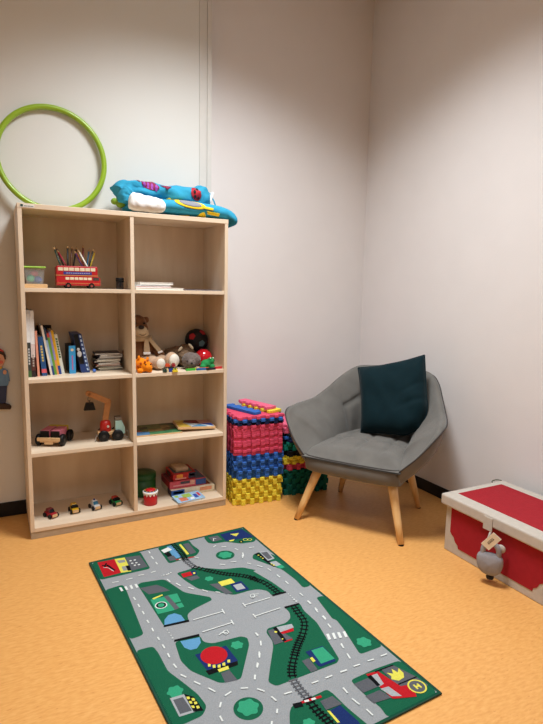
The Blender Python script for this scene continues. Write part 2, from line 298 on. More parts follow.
cols = dict(g=(24, 90, 64), gray=(146, 149, 151), d=(88, 90, 95), red=(176, 28, 36), bk=(16, 18, 20), w=(214, 218, 214), y=(214, 206, 84), gy=(140, 142, 138), lg=(52, 150, 112), lgy=(160, 164, 166), bl=(92, 146, 184), nv=(28, 46, 96), gt=(96, 98, 102), edge=(20, 76, 56))
keys = list(cols)
b = MB()
hz = .007
def rr(x0, x1, y0, y1, z0, z1, m, n=4): b.box(x0, x1, y0, y1, z0, z1, m)
rr(0, W_, -L_, 0, 0, hz, keys.index('edge'))
b.flat([(.008, -L_+.008), (W_-.008, -L_+.008), (W_-.008, -.008), (.008, -.008)], hz+.0002, keys.index('gray'))
lay = [hz+.0004]
def nxt(): lay[0] += .000012; return lay[0]
def clampv(p): return (max(.006, min(W_-.006, p[0]/1000)), -max(.006, min(L_-.006, p[1]/1000)))
def clean(poly):
    out = []
    for p in poly:
        if not out or (abs(p[0]-out[-1][0])+abs(p[1]-out[-1][1])) > 1e-4: out.append(p)
    return out
def stroke(pts, wd, key, z):
    for i in range(len(pts)-1):
        a = Vector(pts[i]); c = Vector(pts[i+1]); d = c-a
        if d.length < 1e-4: continue
        d.normalize(); n = Vector((-d.y, d.x))*wd/2; e = d*wd*.25
        b.flat([tuple(a-e+n), tuple(a-e-n), tuple(c+e-n), tuple(c+e+n)], z, keys.index(key))
def resample(pts, step):
    q = [p.xy for p in catmull([(p[0], p[1], 0) for p in pts], 12)]; out = [q[0].copy()]; acc = 0
    for i in range(1, len(q)):
        acc += (q[i]-q[i-1]).length
        if acc >= step: out.append(q[i].copy()); acc = 0
    return out
def disc(c, r, key, z, wob=0, n=28):
    P = []
    for k in range(n*2 if wob else n):
        a = 2*pi*k/(n*2 if wob else n); q = r*(1+wob*cos(6*a+.7))
        P.append((max(.006, min(W_-.006, c[0]+q*cos(a))), max(-L_+.006, min(-.006, c[1]+q*sin(a)))))
    b.flat(clean(P), z, keys.index(key))
for it in RUG.split(';'):
    key, pts = it.split(':'); pts = [tuple(map(float, t.split(','))) for t in pts.split()]
    z = nxt()
    if key.startswith('circ_'): disc(clampv(pts[0]), pts[1][0]/1000, key[5:], z)
    elif key.startswith('tree_'): disc(clampv(pts[0]), pts[1][0]/1000, 'lg', z, .1)
    elif key == 'flame':
        c = clampv(pts[0]); r = pts[1][0]/1000
        b.flat([(c[0]+x*r*1.3, c[1]+y*r*1.1) for x, y in ((-.8,-.3),(-.3,-.9),(.5,-.8),(.9,-.2),(.95,.7),(.45,.2),(.25,1.0),(-.1,.3),(-.6,.8),(-.5,.1))], z, keys.index('y'))
    elif key.startswith('line_'):
        _, cl, wd = key.split('_'); wd = int(wd)/1000; P = [clampv(p) for p in pts]
        if cl in ('track', 'gtrack'):
            key2 = 'bk' if cl == 'track' else 'gt'
            if len(P) > 2: Q = resample(P, .006)
            else: Q = [Vector(P[0]).lerp(Vector(P[1]), k/8) for k in range(9)]
            L1 = []; L2 = []
            for i in range(len(Q)):
                t = (Q[min(i+1, len(Q)-1)]-Q[max(i-1, 0)]).normalized(); n = Vector((-t.y, t.x))
                L1.append(tuple(Q[i]+n*.008)); L2.append(tuple(Q[i]-n*.008))
                if i % 2 == 0: stroke([tuple(Q[i]+n*.0135), tuple(Q[i]-n*.0135)], .0062, key2, z)
            stroke(L1, .0042, key2, z+.000006); stroke(L2, .0042, key2, z+.000006)
        else: stroke(P, wd*1.0 if cl != 'w' else wd*.85, cl, z)
    else:
        if key == 'g': pts = [(8 if u < 26 else (743 if u > 724 else u), 8 if v < 24 else (1283 if v > 1258 else v)) for u, v in pts]
        P = clean([clampv(p) for p in pts])
        if key == 'g' and len(P) > 3:       # rounded corners on the green islands
            Q = []
            for i in range(len(P)):
                p0, p1, p2 = Vector(P[i-1]), Vector(P[i]), Vector(P[(i+1)%len(P)])
                e = min(.014, (p0-p1).length*.35, (p2-p1).length*.35)
                a = p1+(p0-p1).normalized()*e; c = p1+(p2-p1).normalized()*e
                for t in (0, .33, .67, 1): Q.append(tuple(a.lerp(p1, t).lerp(p1.lerp(c, t), t)))
            P = Q
        b.flat(clean(P), z, keys.index(key))
o = b.build('rug_pile', [mat('rug_'+k, cols[k], .95, .10, 260, .5, 500, spec=.1) for k in keys], rug, fix=False)
for v_ in (o,): pass
# bound edge
b = MB()
b.tube([(0,0,.005), (W_,0,.005), (W_,-L_,.005), (0,-L_,.005)], .004, 8, closed=True)
b.build('bound_edge', mat('rug_binding', (14, 62, 46), .9, .1, 200), rug)['label'] = 'dark green overlocked edge'

# ------------------------------------------------------------------ armchair
ch = thing('armchair', 'grey suede-look armchair with winged arms and four splayed wooden legs', 'armchair', (1.706, -.3655, 0), R(-56.6))
M_grey = mat('grey_suede', (108, 105, 100), .95, .10, 12, .25, 420, spec=.15, sheen=.22)
M_pipe = mat('dark_piping', (58, 52, 50), .8, .05)
M_leg = streak('leg_beech', (216, 170, 108), (234, 196, 138), (30, 30, 5), .4, 4)[0]
# rim of the shell: from front left corner over the arm, the back, to the front right corner
half = [(.250,-.345,.352), (.330,-.318,.432), (.395,-.275,.518), (.416,-.225,.550), (.416,-.155,.556), (.402,-.07,.560), (.376,.03,.572), (.334,.14,.622), (.285,.25,.690), (.228,.325,.728), (.13,.352,.738), (0,.360,.741)]
rim = [(-x, y, z) for x, y, z in half] + [(x, y, z) for x, y, z in reversed(half[:-1])]
base = [(.232,-.315,.270), (.243,-.27,.269), (.246,-.21,.270), (.247,-.15,.273), (.246,-.09,.278), (.244,-.02,.288), (.240,.05,.286), (.232,.12,.286), (.218,.19,.286), (.185,.25,.286), (.10,.275,.286), (0,.28,.286)]
base = [(-x, y, z) for x, y, z in base] + [(x, y, z) for x, y, z in reversed(base[:-1])]
rim_s = catmull(rim, 6); base_s = catmull(base, 6); NK = len(rim_s)
def shell_pt(k, s):
    """s 0..1 outer from bottom to rim, 1..1.25 over the rim, 1.25..2.25 inner down to the seat"""
    r, q = rim_s[k], base_s[k]
    u = k/(NK-1); e = min(u, 1-u)
    th = .010+.040*smoothstep(e/.22)                              # thickness grows away from the front corner
    c = Vector((0, -.02, 0)); d = Vector((r.x, r.y, 0))-c
    t0 = rim_s[min(k+1, NK-1)]-rim_s[max(k-1, 0)]
    inn = Vector((-t0.y, t0.x, 0)); 
    if inn.length < 1e-6: inn = -d
    inn.normalize()
    if inn.dot(-d) < 0: inn = -inn
    inn = (inn*.8+(-d).normalized()*.4).normalized()
    if s <= 1:
        p = q.lerp(r, s); out = -inn
        return p+out*(.03*sin(pi*s)*smoothstep(e/.1)) - Vector((0,0,.012*sin(pi*s)*smoothstep(e/.1)))
    ri = r+inn*th
    if s <= 1.25:
        a = (s-1)/.25; p = r.lerp(ri, a); return p+Vector((0,0,1))*(th*.38*sin(pi*a))
    a = (s-1.25)
    low = Vector((q.x*.93, q.y*.90, .365)) + inn*.035
    p = ri.lerp(low, a)
    puff = .032*sin(pi*a)*smoothstep(e/.14)
    g = 0
    for uc in (.335, .5, .665):
        g += .019*math.exp(-((u-uc)/.012)**2)*smoothstep((u-.24)/.08)*smoothstep((.76-u)/.08)
    if .33 < u < .67: g += .016*math.exp(-((a-.42)/.045)**2)
    p = p+inn*(puff-g*sin(pi*min(1, a*1.05)))
    return p
b = MB(); rows = []
SS = [i/12 for i in range(13)]+[1+.25*i/6 for i in range(1, 7)]+[1.25+i/26 for i in range(1, 27)]
V = [[b.v(shell_pt(k, s)) for s in SS] for k in range(NK)]
for k in range(NK-1):
    for j in range(len(SS)-1): b.f([V[k][j], V[k+1][j], V[k+1][j+1], V[k][j+1]], 0, True)
b.f([V[k][0] for k in range(NK)], 0)
for kk in (0, NK-1): b.f([V[kk][j] for j in range(len(SS))], 0)
b.build('shell', M_grey, ch, smooth=False)
# seat base apron
b = MB()
fy = lambda x: -.343-.010*(1-(x/.25)**2)+.020*abs(x/.25)**10
NX = 24; prof = [(.10, .268), (.035, .268), (.016, .272), (.004, .282), (-.003, .300), (-.004, .325), (.000, .346), (.008, .354), (.03, .356), (.10, .356)]
VV = [[b.v((-.247+.494*i/NX, fy(-.247+.494*i/NX)+dy, z+(.004*(1-(2*i/NX-1)**2) if z < .29 else 0)*-1)) for dy, z in prof] for i in range(NX+1)]
for i in range(NX):
    for j in range(len(prof)-1): b.f([VV[i][j], VV[i+1][j], VV[i+1][j+1], VV[i][j+1]], 0, True)
b.f([VV[0][j] for j in range(len(prof))]); b.f([VV[-1][j] for j in range(len(prof))])
b.build('seat_base', M_grey, ch)
b = MB(); b.prism([(-.235,-.30), (.235,-.30), (.235,.05), (.19,.235), (-.19,.235), (-.235,.05)], .270, .345); b.build('seat_pan', M_grey, ch)
# seat cushion with a tufted top
def seat(u, v):
    y = -.352+.560*v; x = (2*u-1)
    hw = .258-.035*smoothstep((v-.3)/.7)
    ex = 1-abs(x)**4
    z = .352+ .058*ex**.6*smoothstep(v/.16)**.8*(1-.35*smoothstep((v-.6)/.4)) + .006*math.sin(pi*u)*smoothstep(v/.2)
    g = .010*math.exp(-((x)/.05)**2)*smoothstep(v/.25)+ .009*math.exp(-((x-.52)/.05)**2)*smoothstep(v/.3) + .009*math.exp(-((x+.52)/.05)**2)*smoothstep(v/.3)
    g += .009*math.exp(-((v-.52)/.035)**2)*ex
    return (x*hw, y-.008*(1-x*x)*(1-smoothstep(v/.1)), z-g)
b = MB(); b.grid(seat, 60, 50)
b.grid(lambda u, v: (seat(u, v)[0], seat(u, v)[1], .346), 12, 8, smooth=False)
b.build('seat_cushion', M_grey, ch)
b = MB(); b.tube([shell_pt(k, 1.0)+Vector((0,0,.002)) for k in range(0, NK)], .0036, 8); 
b.tube([(-.25+.5*i/24, fy(-.25+.5*i/24)-.001, .355) for i in range(25)], .0042, 8)
b.build('piping', M_pipe, ch)['label'] = 'dark piping along the arms and seat front'
for (tx, ty), (fx, fy_) in (((-.190,-.262), (-.278,-.349)), ((.190,-.262), (.278,-.349)), ((-.165,.10), (-.234,.150)), ((.165,.10), (.234,.150))):
    b = MB(); p0 = Vector((tx, ty, .292)); p1 = Vector((fx, fy_, .004))
    b.tube([p0.lerp(p1, t) for t in (0, .3, .7, 1)], .0255, 20, r1=.0148)
    b.cyl(p1+Vector((0,0,0)), (p1.x, p1.y, 0), .0135, m=1)
    b.build('leg', [M_leg, M_blackp], ch)

# cushion on the chair
M_teal = mat('teal_cotton', (6, 32, 38), .85, .08, 30, .3, 300, spec=.15, sheen=.06)
pil = thing('throw_pillow', 'dark teal square pillow leaning on the armchair back', 'pillow', (1.711, -.373, 0), R(-56.6))
TLc, TRc, BRc, BLc = Vector((-.178,.190,.752)), Vector((.200,.195,.856)), Vector((.300,.000,.436)), Vector((-.085,.025,.415))
def pillow(side):
    def fn(u, v):
        p = (BLc.lerp(BRc, u)).lerp(TLc.lerp(TRc, u), v)
        n = (BRc-BLc).cross(TLc-BLc).normalized()
        # edges curve inward between the corners
        cu, cv = 2*u-1, 2*v-1
        ctr = (BLc+BRc+TLc+TRc)/4
        pull = .05*(1-cu*cu)*cv**2+.05*(1-cv*cv)*cu**2*(1 if u < .5 else .25)+.17*(smoothstep((u-.6)/.4)*smoothstep((.4-v)/.4))
        p = p.lerp(ctr, pull*1.3)
        h = ((1-cu**4)*(1-cv**4))**.55*.078
        wr = .006*noise.noise(Vector((u*7+side*3, v*5, 1.3)))+.006*math.sin(9*u+14*v)*smoothstep((u-.45)/.4)*(1-abs(cv))
        wr += .010*math.exp(-((v-.30-.35*(u-.5))/.03)**2)*smoothstep((u-.5)/.4)*-1
        wr += .008*math.exp(-((v-.48-.5*(u-.6))/.025)**2)*smoothstep((u-.55)/.4)*-1
        return p+n*side*(h+wr*min(1, h/.03))
    return fn
b = MB(); b.grid(pillow(1), 40, 40); b.grid(pillow(-1), 40, 40)
bmesh.ops.remove_doubles(b.bm, verts=b.bm.verts, dist=.0006)
b.build('pillow_cover', M_teal, pil)
b = MB(); b.tube([pillow(1)(t, 0) for t in [i/20 for i in range(21)]], .004, 6); 
b.tube([pillow(1)(1, t) for t in [i/20 for i in range(21)]], .004, 6); b.tube([pillow(1)(t, 1) for t in [i/20 for i in range(21)]], .004, 6); b.tube([pillow(1)(0, t) for t in [i/20 for i in range(21)]], .004, 6)
b.build('seam', M_teal, pil)

# ------------------------------------------------------------------ storage chest
M_redf = mat('red_canvas', (158, 27, 38), .8, .06, 40, .3, 700, spec=.25)
M_beige = mat('beige_canvas', (192, 183, 171), .85, .05, 40, .3, 700, spec=.2)
cx0, cx1, cy0, cy1 = 1.732, 2.120, -1.46, -.902
chest = thing('storage_chest', 'red fabric storage chest with beige trim beside the right wall', 'storage chest', (0,0,0))
b = MB(); b.box(cx0, cx1, cy0, cy1, 0, .235); b.build('body', M_beige, chest, .004)
def panel(y0, y1, z0, z1, cut):
    s = cut
    return [(y0+s*2, z0), (y1-s*2, z0), (y1-s*1.9, z0+s*.5), (y1-s*1.3, z0+s*.9), (y1-s*1.1, z0+s*1.2), (y1-s*.9, z0+s*1.7), (y1-s*.35, z0+s*2.0), (y1, z0+s*2.4), (y1, z1), (y0, z1), (y0, z0+s*2.4), (y0+s*.35, z0+s*2.0), (y0+s*.9, z0+s*1.7), (y0+s*1.1, z0+s*1.2), (y0+s*1.3, z0+s*.9), (y0+s*1.9, z0+s*.5)]
b = MB(); b.T = Matrix(((0,0,-1,cx0+.0),(1,0,0,0),(0,1,0,0),(0,0,0,1)))
b.prism(panel(cy0+.035, cy1-.033, .037, .232, .026), -.002, .0018); b.build('front_panel', M_redf, chest)['label'] = 'red front panel with notched corners'
b = MB(); b.T = Matrix(((1,0,0,0),(0,0,1,cy1),(0,1,0,0),(0,0,0,1)))
b.prism(panel(cx0+.035, cx1-.033, .037, .232, .026), -.002, .0018); b.build('end_panel', M_redf, chest)
lid = MB(); lid.box(cx0-.022, cx1+.004, cy0-.02, cy1+.018, .222, .272); lo = lid.build('lid', M_beige, chest, .008, 3)
b = MB(); b.box(cx0+.045, cx1-.052, cy0+.04, cy1-.022, .268, .2735); b.build('lid_panel', M_redf, lo, .002)['label'] = 'red top panel of the lid'
b = MB(); b.box(cx0-.0255, cx0-.0215, -1.182, -1.136, .205, .262);
b.build('clasp_strap', M_beige, chest, .001)
b = MB(); b.tube(catmull([(2.05,-.884,.270), (2.06,-.876,.274), (2.09,-.876,.2755), (2.116,-.884,.271)], 5), .0025, 8); b.build('cord', mat('olive_cord', (70, 78, 58), .8), lo)
# soft padlock hanging from the clasp
pl = thing('soft_padlock', 'grey padded toy padlock hanging on the front of the red chest', 'padlock', (1.668, -1.216, .020), R(28)); pl.scale = (.86, .86, .86)
M_felt = mat('grey_felt', (150, 148, 152), .95, .05, 80, .3, 500, spec=.1)
prof = [(-.050,.128), (-.060,.112), (-.060,.082), (-.050,.050), (-.028,.030), (0,.025), (.028,.030), (.050,.050), (.060,.082), (.060,.112), (.050,.128), (.030,.136), (0,.138), (-.030,.136)]
PP = catmull([(0, y, z) for y, z in prof], 4, closed=True)
ctr = Vector((0, 0, .084))
def lockbody(u, v):
    i = int(round(u*len(PP))) % len(PP); e = 2*v-1
    sc = (1-abs(e)**2.6)**.5
    q = ctr.lerp(PP[i], .001+.999*max(sc, 0)); return (e*.027, q.y, q.z)
b = MB(); b.grid(lockbody, len(PP), 15, cu=True); b.build('padded_body', M_felt, pl)
b = MB(); b.tube(catmull([(0,-.036,.112), (0,-.037,.150), (-.0,-.026,.176), (0,0,.188), (0,.024,.174), (0,.034,.148), (0,.034,.112)], 6), .0125, 12); b.build('shackle', M_felt, pl)
b = MB(); b.tube([(.022,.036,.118), (.022,.03,.16), (.036,.02,.20), (.040,.015,.222)], .005, 8); b.build('strap', M_beige, pl)
b = MB(); b.T = Matrix.Translation((.026,-.040,.158)) @ Matrix.Rotation(R(90), 4, 'Y'); b.lathe([(0,-.006), (.018,-.006), (.022,0), (.018,.006), (0,.006)], n=24); b.build('snap_disc', M_beige, pl)
b = MB(); b.lathe([(0,.0), (.016,.0), (.019,.008), (.014,.024), (0,.030)], (0.016,-.003,0)); b.build('foot_knob', mat('dark_felt', (40,38,40), .9), pl)
b = MB(); b.T = Matrix.Translation((-.026, -.004, .206)) @ Matrix.Rotation(R(-8), 4, 'Y') @ Matrix.Rotation(R(36), 4, 'X')
b.box(-.001, .001, -.0225, .0225, -.046, .046, 0)
for k in range(7): b.box(-.0016, -.001, -.004, .004, -.020+k*.006, -.0165+k*.006, 1)
b.box(-.0016, -.001, .006, .008, -.018, .02, 1)
b.build('care_tag', [mat('tag_card', (240, 236, 226), .6), mat('tag_print', (70, 68, 66), .6)], pl)['label'] = 'white care tag with a dark printed strip'

# ------------------------------------------------------------------ foam tiles
FT = .0168
def tile_bm(phase, W=.3, D=.3, nx=5, ny=5, t=FT, sides='nsew'):
    """interlocking floor tile: dovetail teeth on its edges, phase says whether a tooth or a gap comes first"""
    td = .017; pts = []
    def edge(p, q, n, ph, on):
        p, q = Vector(p), Vector(q); d = (q-p); L = d.length; d.normalize(); o = Vector((d.y, -d.x))
        pit = L/n; out = [p.copy()]
        if on:
            for i in range(n):
                c = p+d*pit*(i+(.27 if ph else .73)); a = pit*.17; e = pit*.225
                if c.dot(d)-p.dot(d) < e: continue
                out += [c-d*a, c-d*e+o*td*.6, c-d*e+o*td, c+d*e+o*td, c+d*e+o*td*.6, c+d*a]
        return out
    x, y = W/2-td, D/2-td
    cs = [(-x,-y), (x,-y), (x,y), (-x,y)]
    P = edge(cs[0], cs[1], nx, phase, 's' in sides)+edge(cs[1], cs[2], ny, phase, 'e' in sides)+edge(cs[2], cs[3], nx, phase, 'n' in sides)+edge(cs[3], cs[0], ny, phase, 'w' in sides)
    b = MB(); b.prism([(p.x, p.y) for p in P], 0, t-.0004); return b
FC = dict(yellow=(232, 212, 66), blue=(50, 100, 178), red=(214, 74, 102), navy=(22, 34, 74), green=(16, 104, 90), teal=(14, 130, 112), black=(22, 26, 30), pink=(224, 100, 130))
FM = {k: mat('foam_'+k, v, .8, .05, 50, .25, 600, spec=.25) for k, v in FC.items()}
TM = {}
def tile(color, phase, x, y, z, rz, label, group):
    if (color, phase) not in TM:
        o = tile_bm(phase).build('foam_tile', FM[color], None, .0022, 2); TM[(color, phase)] = o
    else:
        o = TM[(color, phase)].copy(); C.objects.link(o)
    o.location = (x, y, z); o.rotation_euler = (0, 0, rz)
    return tag(o, label, 'foam tile', group)
def nth(k, n): return 'lowest' if k == 0 else ('topmost' if k == n-1 else ORD[k]+' from the bottom')
cxs, cys = 1.189, .094; z = 0; i = 0
rs = random.Random(3)
for color, n in (('yellow', 9), ('blue', 8), ('red', 10)):
    for k in range(n):
        ph = {'yellow': (k//2) % 2, 'blue': (k//3+1) % 2, 'red': 0}[color]
        tile(color, ph, cxs+rs.uniform(-.002, .002), cys+rs.uniform(-.004, .003)+({'blue': -.004, 'red': -.002}.get(color, 0)), z, R(-5)+rs.uniform(-.006, .006),
             '%s foam tile, %s of %s run in stack beside bookcase' % (color, nth(k, n), color), 'foam tiles in the tall stack')
        z += FT
for color, ph, dx, dy, rz, lb in (('navy', 1, 0, .006, -5, 'navy foam tile above the red run in the tall stack beside the bookcase'), ('blue', 0, .002, -.002, -5, 'blue foam tile between navy and red near the top of the tall stack'), ('red', 1, 0, 0, -4.5, 'red foam tile with its face showing at the top of the tall stack')):
    tile(color, ph, cxs+dx, cys+dy, z, R(rz), lb, 'foam tiles in the tall stack'); z += FT
ztop = z
def strip(color, x, y, z, rz, W, D, label):
    o = tile_bm(0, W, D, 5, 1, FT, 'n' if color == 'blue' else 's').build('foam_edge_strip', FM[color], None, .004, 2)
    o.location = (x, y, z); o.rotation_euler = (0, 0, R(rz)); return tag(o, label, 'foam edge strip', 'foam edge strips on the tall stack')
strip('blue', 1.135, .110, ztop, -72, .30, .085, 'blue foam edge strip lying across the red tile on top of the tall stack')
strip('yellow', 1.262, .120, ztop, -74, .30, .11, 'yellow foam edge strip under the pink strip on the tall stack')
strip('pink', 1.243, .138, ztop+FT, -73, .30, .09, 'pink foam edge strip lying topmost on the tall stack')
z = 0; cx2, cy2 = 1.514, .122
seq = [('green', 9), ('red', 2), ('yellow', 3), ('black', 2), ('teal', 3), ('navy', 1), ('blue', 1), ('black', 1), ('pink', 3)]
seen = {}
for gi, (color, n) in enumerate(seq):
    where = {0: 'at the bottom of', 1: 'above the green run in', 2: 'in the middle of', 3: 'above the yellow run in', 4: 'in the upper middle of', 5: 'above the teal run in', 6: 'above the navy tile in', 7: 'under the pink run in', 8: 'at the top of'}[gi]
    for k in range(n):
        lb = ('%s foam tile, %s of its run, stack behind armchair' % (color, nth(k, n))) if n > 1 else '%s foam tile %s the stack behind the armchair' % (color, where)
        a = rs.uniform(-.03, .03) if gi else rs.uniform(-.006, .006)
        tile(color, (k//2+gi) % 2, cx2+(rs.uniform(-.004, .004) if gi else 0), cy2+rs.uniform(-.005, .004)+(0 if gi else -.004), z, R(-2)+a*.6, lb, 'foam tiles in the shorter stack')
        z += FT

# ------------------------------------------------------------------ hoop and quilt on top of the bookcase
b = MB(); Rr, rt = .2480, .0138
b.grid(lambda u, v: ((Rr+rt*cos(2*pi*v))*cos(2*pi*u), (Rr+rt*cos(2*pi*v))*sin(2*pi*u), rt*sin(2*pi*v)), 96, 14, 0, True, True)
hoop = b.build('hula_hoop', mat('lime_plastic', (142, 174, 34), .35, .03, 5, coat=.2))
hoop.location = (.182, .306, 1.551+.2625); hoop.rotation_euler = (R(90-5.2), 0, 0)
tag(hoop, 'lime green plastic hoop leaning on the wall on top of the bookcase', 'hoop')

M_q = mat('quilt_blue', (48, 146, 178), .85, .05, 25, .5, 60, spec=.2)
M_fl = mat('white_fleece', (240, 239, 236), .95, .03, 60, .6, 260, spec=.1)
q = thing('baby_quilt', 'folded blue baby quilt with white lining lying on top of the bookcase', 'quilt', (.75, .14, 1.551))
def sweep(path, wy, wz, n=26, p=2.6, wob=.004, seed=0, capp=14):
    """soft folded roll along a path; sections are superellipses in the y-z plane"""
    P = catmull(path, 10); N = len(P); b = MB(); rings = []
    for i, c in enumerate(P):
        t = (P[min(i+1, N-1)]-P[max(i-1, 0)]).normalized(); u = i/(N-1)
        nrm = Vector((-t.z, 0, t.x)).normalized()
        cap = (1-abs(2*u-1)**capp)**.5 if 0 < u < 1 else .02
        ring = []
        for k in range(n):
            a = 2*pi*k/n; ca, sa = cos(a), sin(a)
            ey = math.copysign(abs(ca)**(2/p), ca); ez = math.copysign(abs(sa)**(2/p), sa)
            w = 1+wob*20*noise.noise(Vector((u*9+seed, ca*2, sa*2)))
            ring.append(b.v(c+Vector((0,1,0))*ey*wy(u)*cap*w+nrm*ez*wz(u)*cap*w))
        rings.append(ring)
    for i in range(N-1):
        for k in range(n): b.f([rings[i][k], rings[i][(k+1)%n], rings[i+1][(k+1)%n], rings[i+1][k]], 0, True)
    b.f(rings[0]); b.f(list(reversed(rings[-1])))
    return b
low = sweep([(-.265,.0,.040), (-.12,.0,.047), (.06,-.003,.046), (.17,-.006,.043), (.232,-.008,.036), (.284,-.010,.014), (.2975,-.012,-.028)], lambda u: .136-.02*u, lambda u: .036+.008*sin(pi*u)-.010*u, wob=.002).build('lower_fold', M_q, q)
up = sweep([(-.272,.05,.100), (-.24,.05,.122), (-.13,.055,.126), (0,.055,.120), (.13,.055,.122), (.200,.055,.138)], lambda u: .10-.01*u, lambda u: .056-.012*sin(pi*u)+.006*u, wob=.013, seed=4).build('upper_fold', M_q, q)
sweep([(-.262,-.02,.046), (-.258,-.02,.085), (-.235,-.02,.115)], lambda u: .075, lambda u: .035, wob=.006, seed=8).build('gathered_corner', M_q, q)
sweep([(-.262,-.112,.056), (-.22,-.114,.050), (-.14,-.116,.043), (-.080,-.118,.037)], lambda u: .034, lambda u: .047-.014*u, p=2.1, wob=.007, seed=2, capp=5).build('white_lining_roll', M_fl, q)['label'] = 'white fleece lining rolled outward'
M_gr = mat('green_plush', (120, 150, 40), .9, .1, 60, .4, 300)
b = MB(); b.sph((-.278,-.02,.052), (.024,.03,.022), rot=rotm(0,-30,0)); b.sph((-.306,-.01,.060), (.018,.022,.016)); b.build('green_tab', M_gr, q)['label'] = 'green stuffed tab sticking out at the left'
b = MB(); b.tube(catmull([(.195,.075,.165), (.205,.05,.16), (.222,.02,.12), (.232,.0,.075)], 5), .004, 8); b.build('tie_ribbon', M_q, q)
b = MB(); b.T = Matrix.Translation((.205,.05,.115)) @ Matrix.Rotation(R(20), 4, 'Y'); b.box(-.008, .008, -.04, .04, -.045, .045); b.build('lining_edge', M_fl, q, .006, 3)
# applique patches follow the folds they are sewn on
bpy.context.view_layer.update()
dg = bpy.context.evaluated_depsgraph_get()
BV = [BVHTree.FromObject(low, dg), BVHTree.FromObject(up, dg)]
def patch(name, poly, m, lift=.0022, par=None, label=None):
    bm = bmesh.new(); vs = [bm.verts.new((x, 0, z)) for x, z in poly]; bm.faces.new(vs)
    bmesh.ops.triangulate(bm, faces=bm.faces)
    for _ in range(3): bmesh.ops.subdivide_edges(bm, edges=bm.edges, cuts=1, use_grid_fill=True)
    for v in bm.verts:
        best = None
        for T in BV:
            h = T.ray_cast(Vector((v.co.x, -1, v.co.z)), Vector((0, 1, 0)))
            if h[0] is not None and (best is None or h[0].y < best[0].y): best = h
        if best is None:
            for T in BV:
                h = T.find_nearest(Vector((v.co.x, 0, v.co.z)))
                if best is None or h[3] < best[3]: best = h
        nn = best[1] if best[1].y < 0 else -best[1]
        v.co = best[0]+nn*lift
    for f in bm.faces: f.smooth = True
    me = bpy.data.meshes.new(name); bm.to_mesh(me); bm.free(); me.materials.append(m)
    o = bpy.data.objects.new(name, me); C.objects.link(o); o.parent = par or q
    md = o.modifiers.new('thick', 'SOLIDIFY'); md.thickness = .0015; md.offset = -.5
    if label: o['label'] = label
    return o
def ell(cx, cz, rx, rz, n=20, rot=0): return [(cx+rx*cos(2*pi*k/n)*cos(rot)-rz*sin(2*pi*k/n)*sin(rot), cz+rx*cos(2*pi*k/n)*sin(rot)+rz*sin(2*pi*k/n)*cos(rot)) for k in range(n)]
M_ye = mat('applique_yellow', (232, 196, 20), .8); M_gy = mat('applique_grey', (128, 128, 134), .8); M_ma = mat('applique_maroon', (128, 20, 62), .8); M_pu = mat('applique_purple', (150, 66, 160), .8); M_lr = mat('ladybird_red', (176, 22, 40), .8); M_bk = mat('applique_black', (16, 16, 20), .8)
patch('yellow_ring', ell(.045, .062, .080, .021, 28, -.12), M_ye); patch('grey_patch', ell(.045, .064, .058, .013, 24, -.12), M_gy, .004)
patch('yellow_bar', [(.105,.058), (.165,.05), (.163,.040), (.11,.046)], M_ye); patch('yellow_bar', [(.13,.036), (.20,.028), (.20,.017), (.135,.023)], M_ye)
patch('yellow_bar', [(-.05,.094), (-.035,.098), (0,.075), (-.02,.075)], M_ye); patch('yellow_bar', [(.0,.012), (.05,.014), (.05,.006), (.0,.004)], M_ye); patch('yellow_bar', [(.095,.022), (.115,.03), (.14,.01), (.09,.008)], M_ye)
patch('purple_petals', ell(-.135, .150, .045, .024, 20, -.25), M_ma)
for k in range(4): patch('purple_stripe', ell(-.165+k*.02, .152-k*.005, .006, .018, 12, -.1), M_pu, .004)
patch('maroon_petal', [(-.085,.152), (-.025,.150), (-.05,.136)], M_ma); patch('maroon_petal', [(-.205,.166), (-.185,.164), (-.19,.158)], M_ma)
lb_ = patch('ladybird_wing', ell(.105, .128, .026, .034, 20, .5), M_lr, .004, label='red ladybird patch with black spots')
for x, z_ in ((.095,.138), (.112,.150), (.118,.112), (.098,.118)): patch('ladybird_spot', ell(x, z_, .006, .007, 10), M_bk, .006, lb_)

# ------------------------------------------------------------------ things on the bookcase shelves
S0, S1, S2, S3 = SH
# --- top row, left: tub on a wooden slat, bus tin with pencils, sharpener
b = MB(); b.box(.019, .116, .035, .20, S3, S3+.018)
o = b.build('wood_offcut', M_wood, None, .0015); tag(o, 'light wooden block under the plastic tub on the top shelf', 'wood block')
tub = thing('plastic_tub', 'small clear plastic tub with green lid on the top shelf', 'tub', (.064, .105, S3+.018))
M_clear = mat('clear_plastic', (224, 230, 232), .15, .01, alpha=.13)
b = MB()
P0 = [(-.036,-.05), (.036,-.05), (.036,.05), (-.036,.05)]; P1 = [(-.043,-.058), (.043,-.058), (.043,.058), (-.043,.058)]
bo = [b.v((x, y, .0005)) for x, y in P0]; to = [b.v((x, y, .072)) for x, y in P1]
bi = [b.v((x*.95, y*.96, .002)) for x, y in P0]; ti = [b.v((x*.955, y*.965, .072)) for x, y in P1]
for i in range(4):
    j = (i+1) % 4; b.f([bo[i], bo[j], to[j], to[i]]); b.f([bi[j], bi[i], ti[i], ti[j]]); b.f([to[i], to[j], ti[j], ti[i]])
b.f(bo[::-1]); b.f(bi)
b.build('body', M_clear, tub)
b = MB(); b.box(-.048, .048, -.063, .063, .0722, .080); b.build('lid', mat('lid_green', (150, 196, 70), .4), tub, .003)
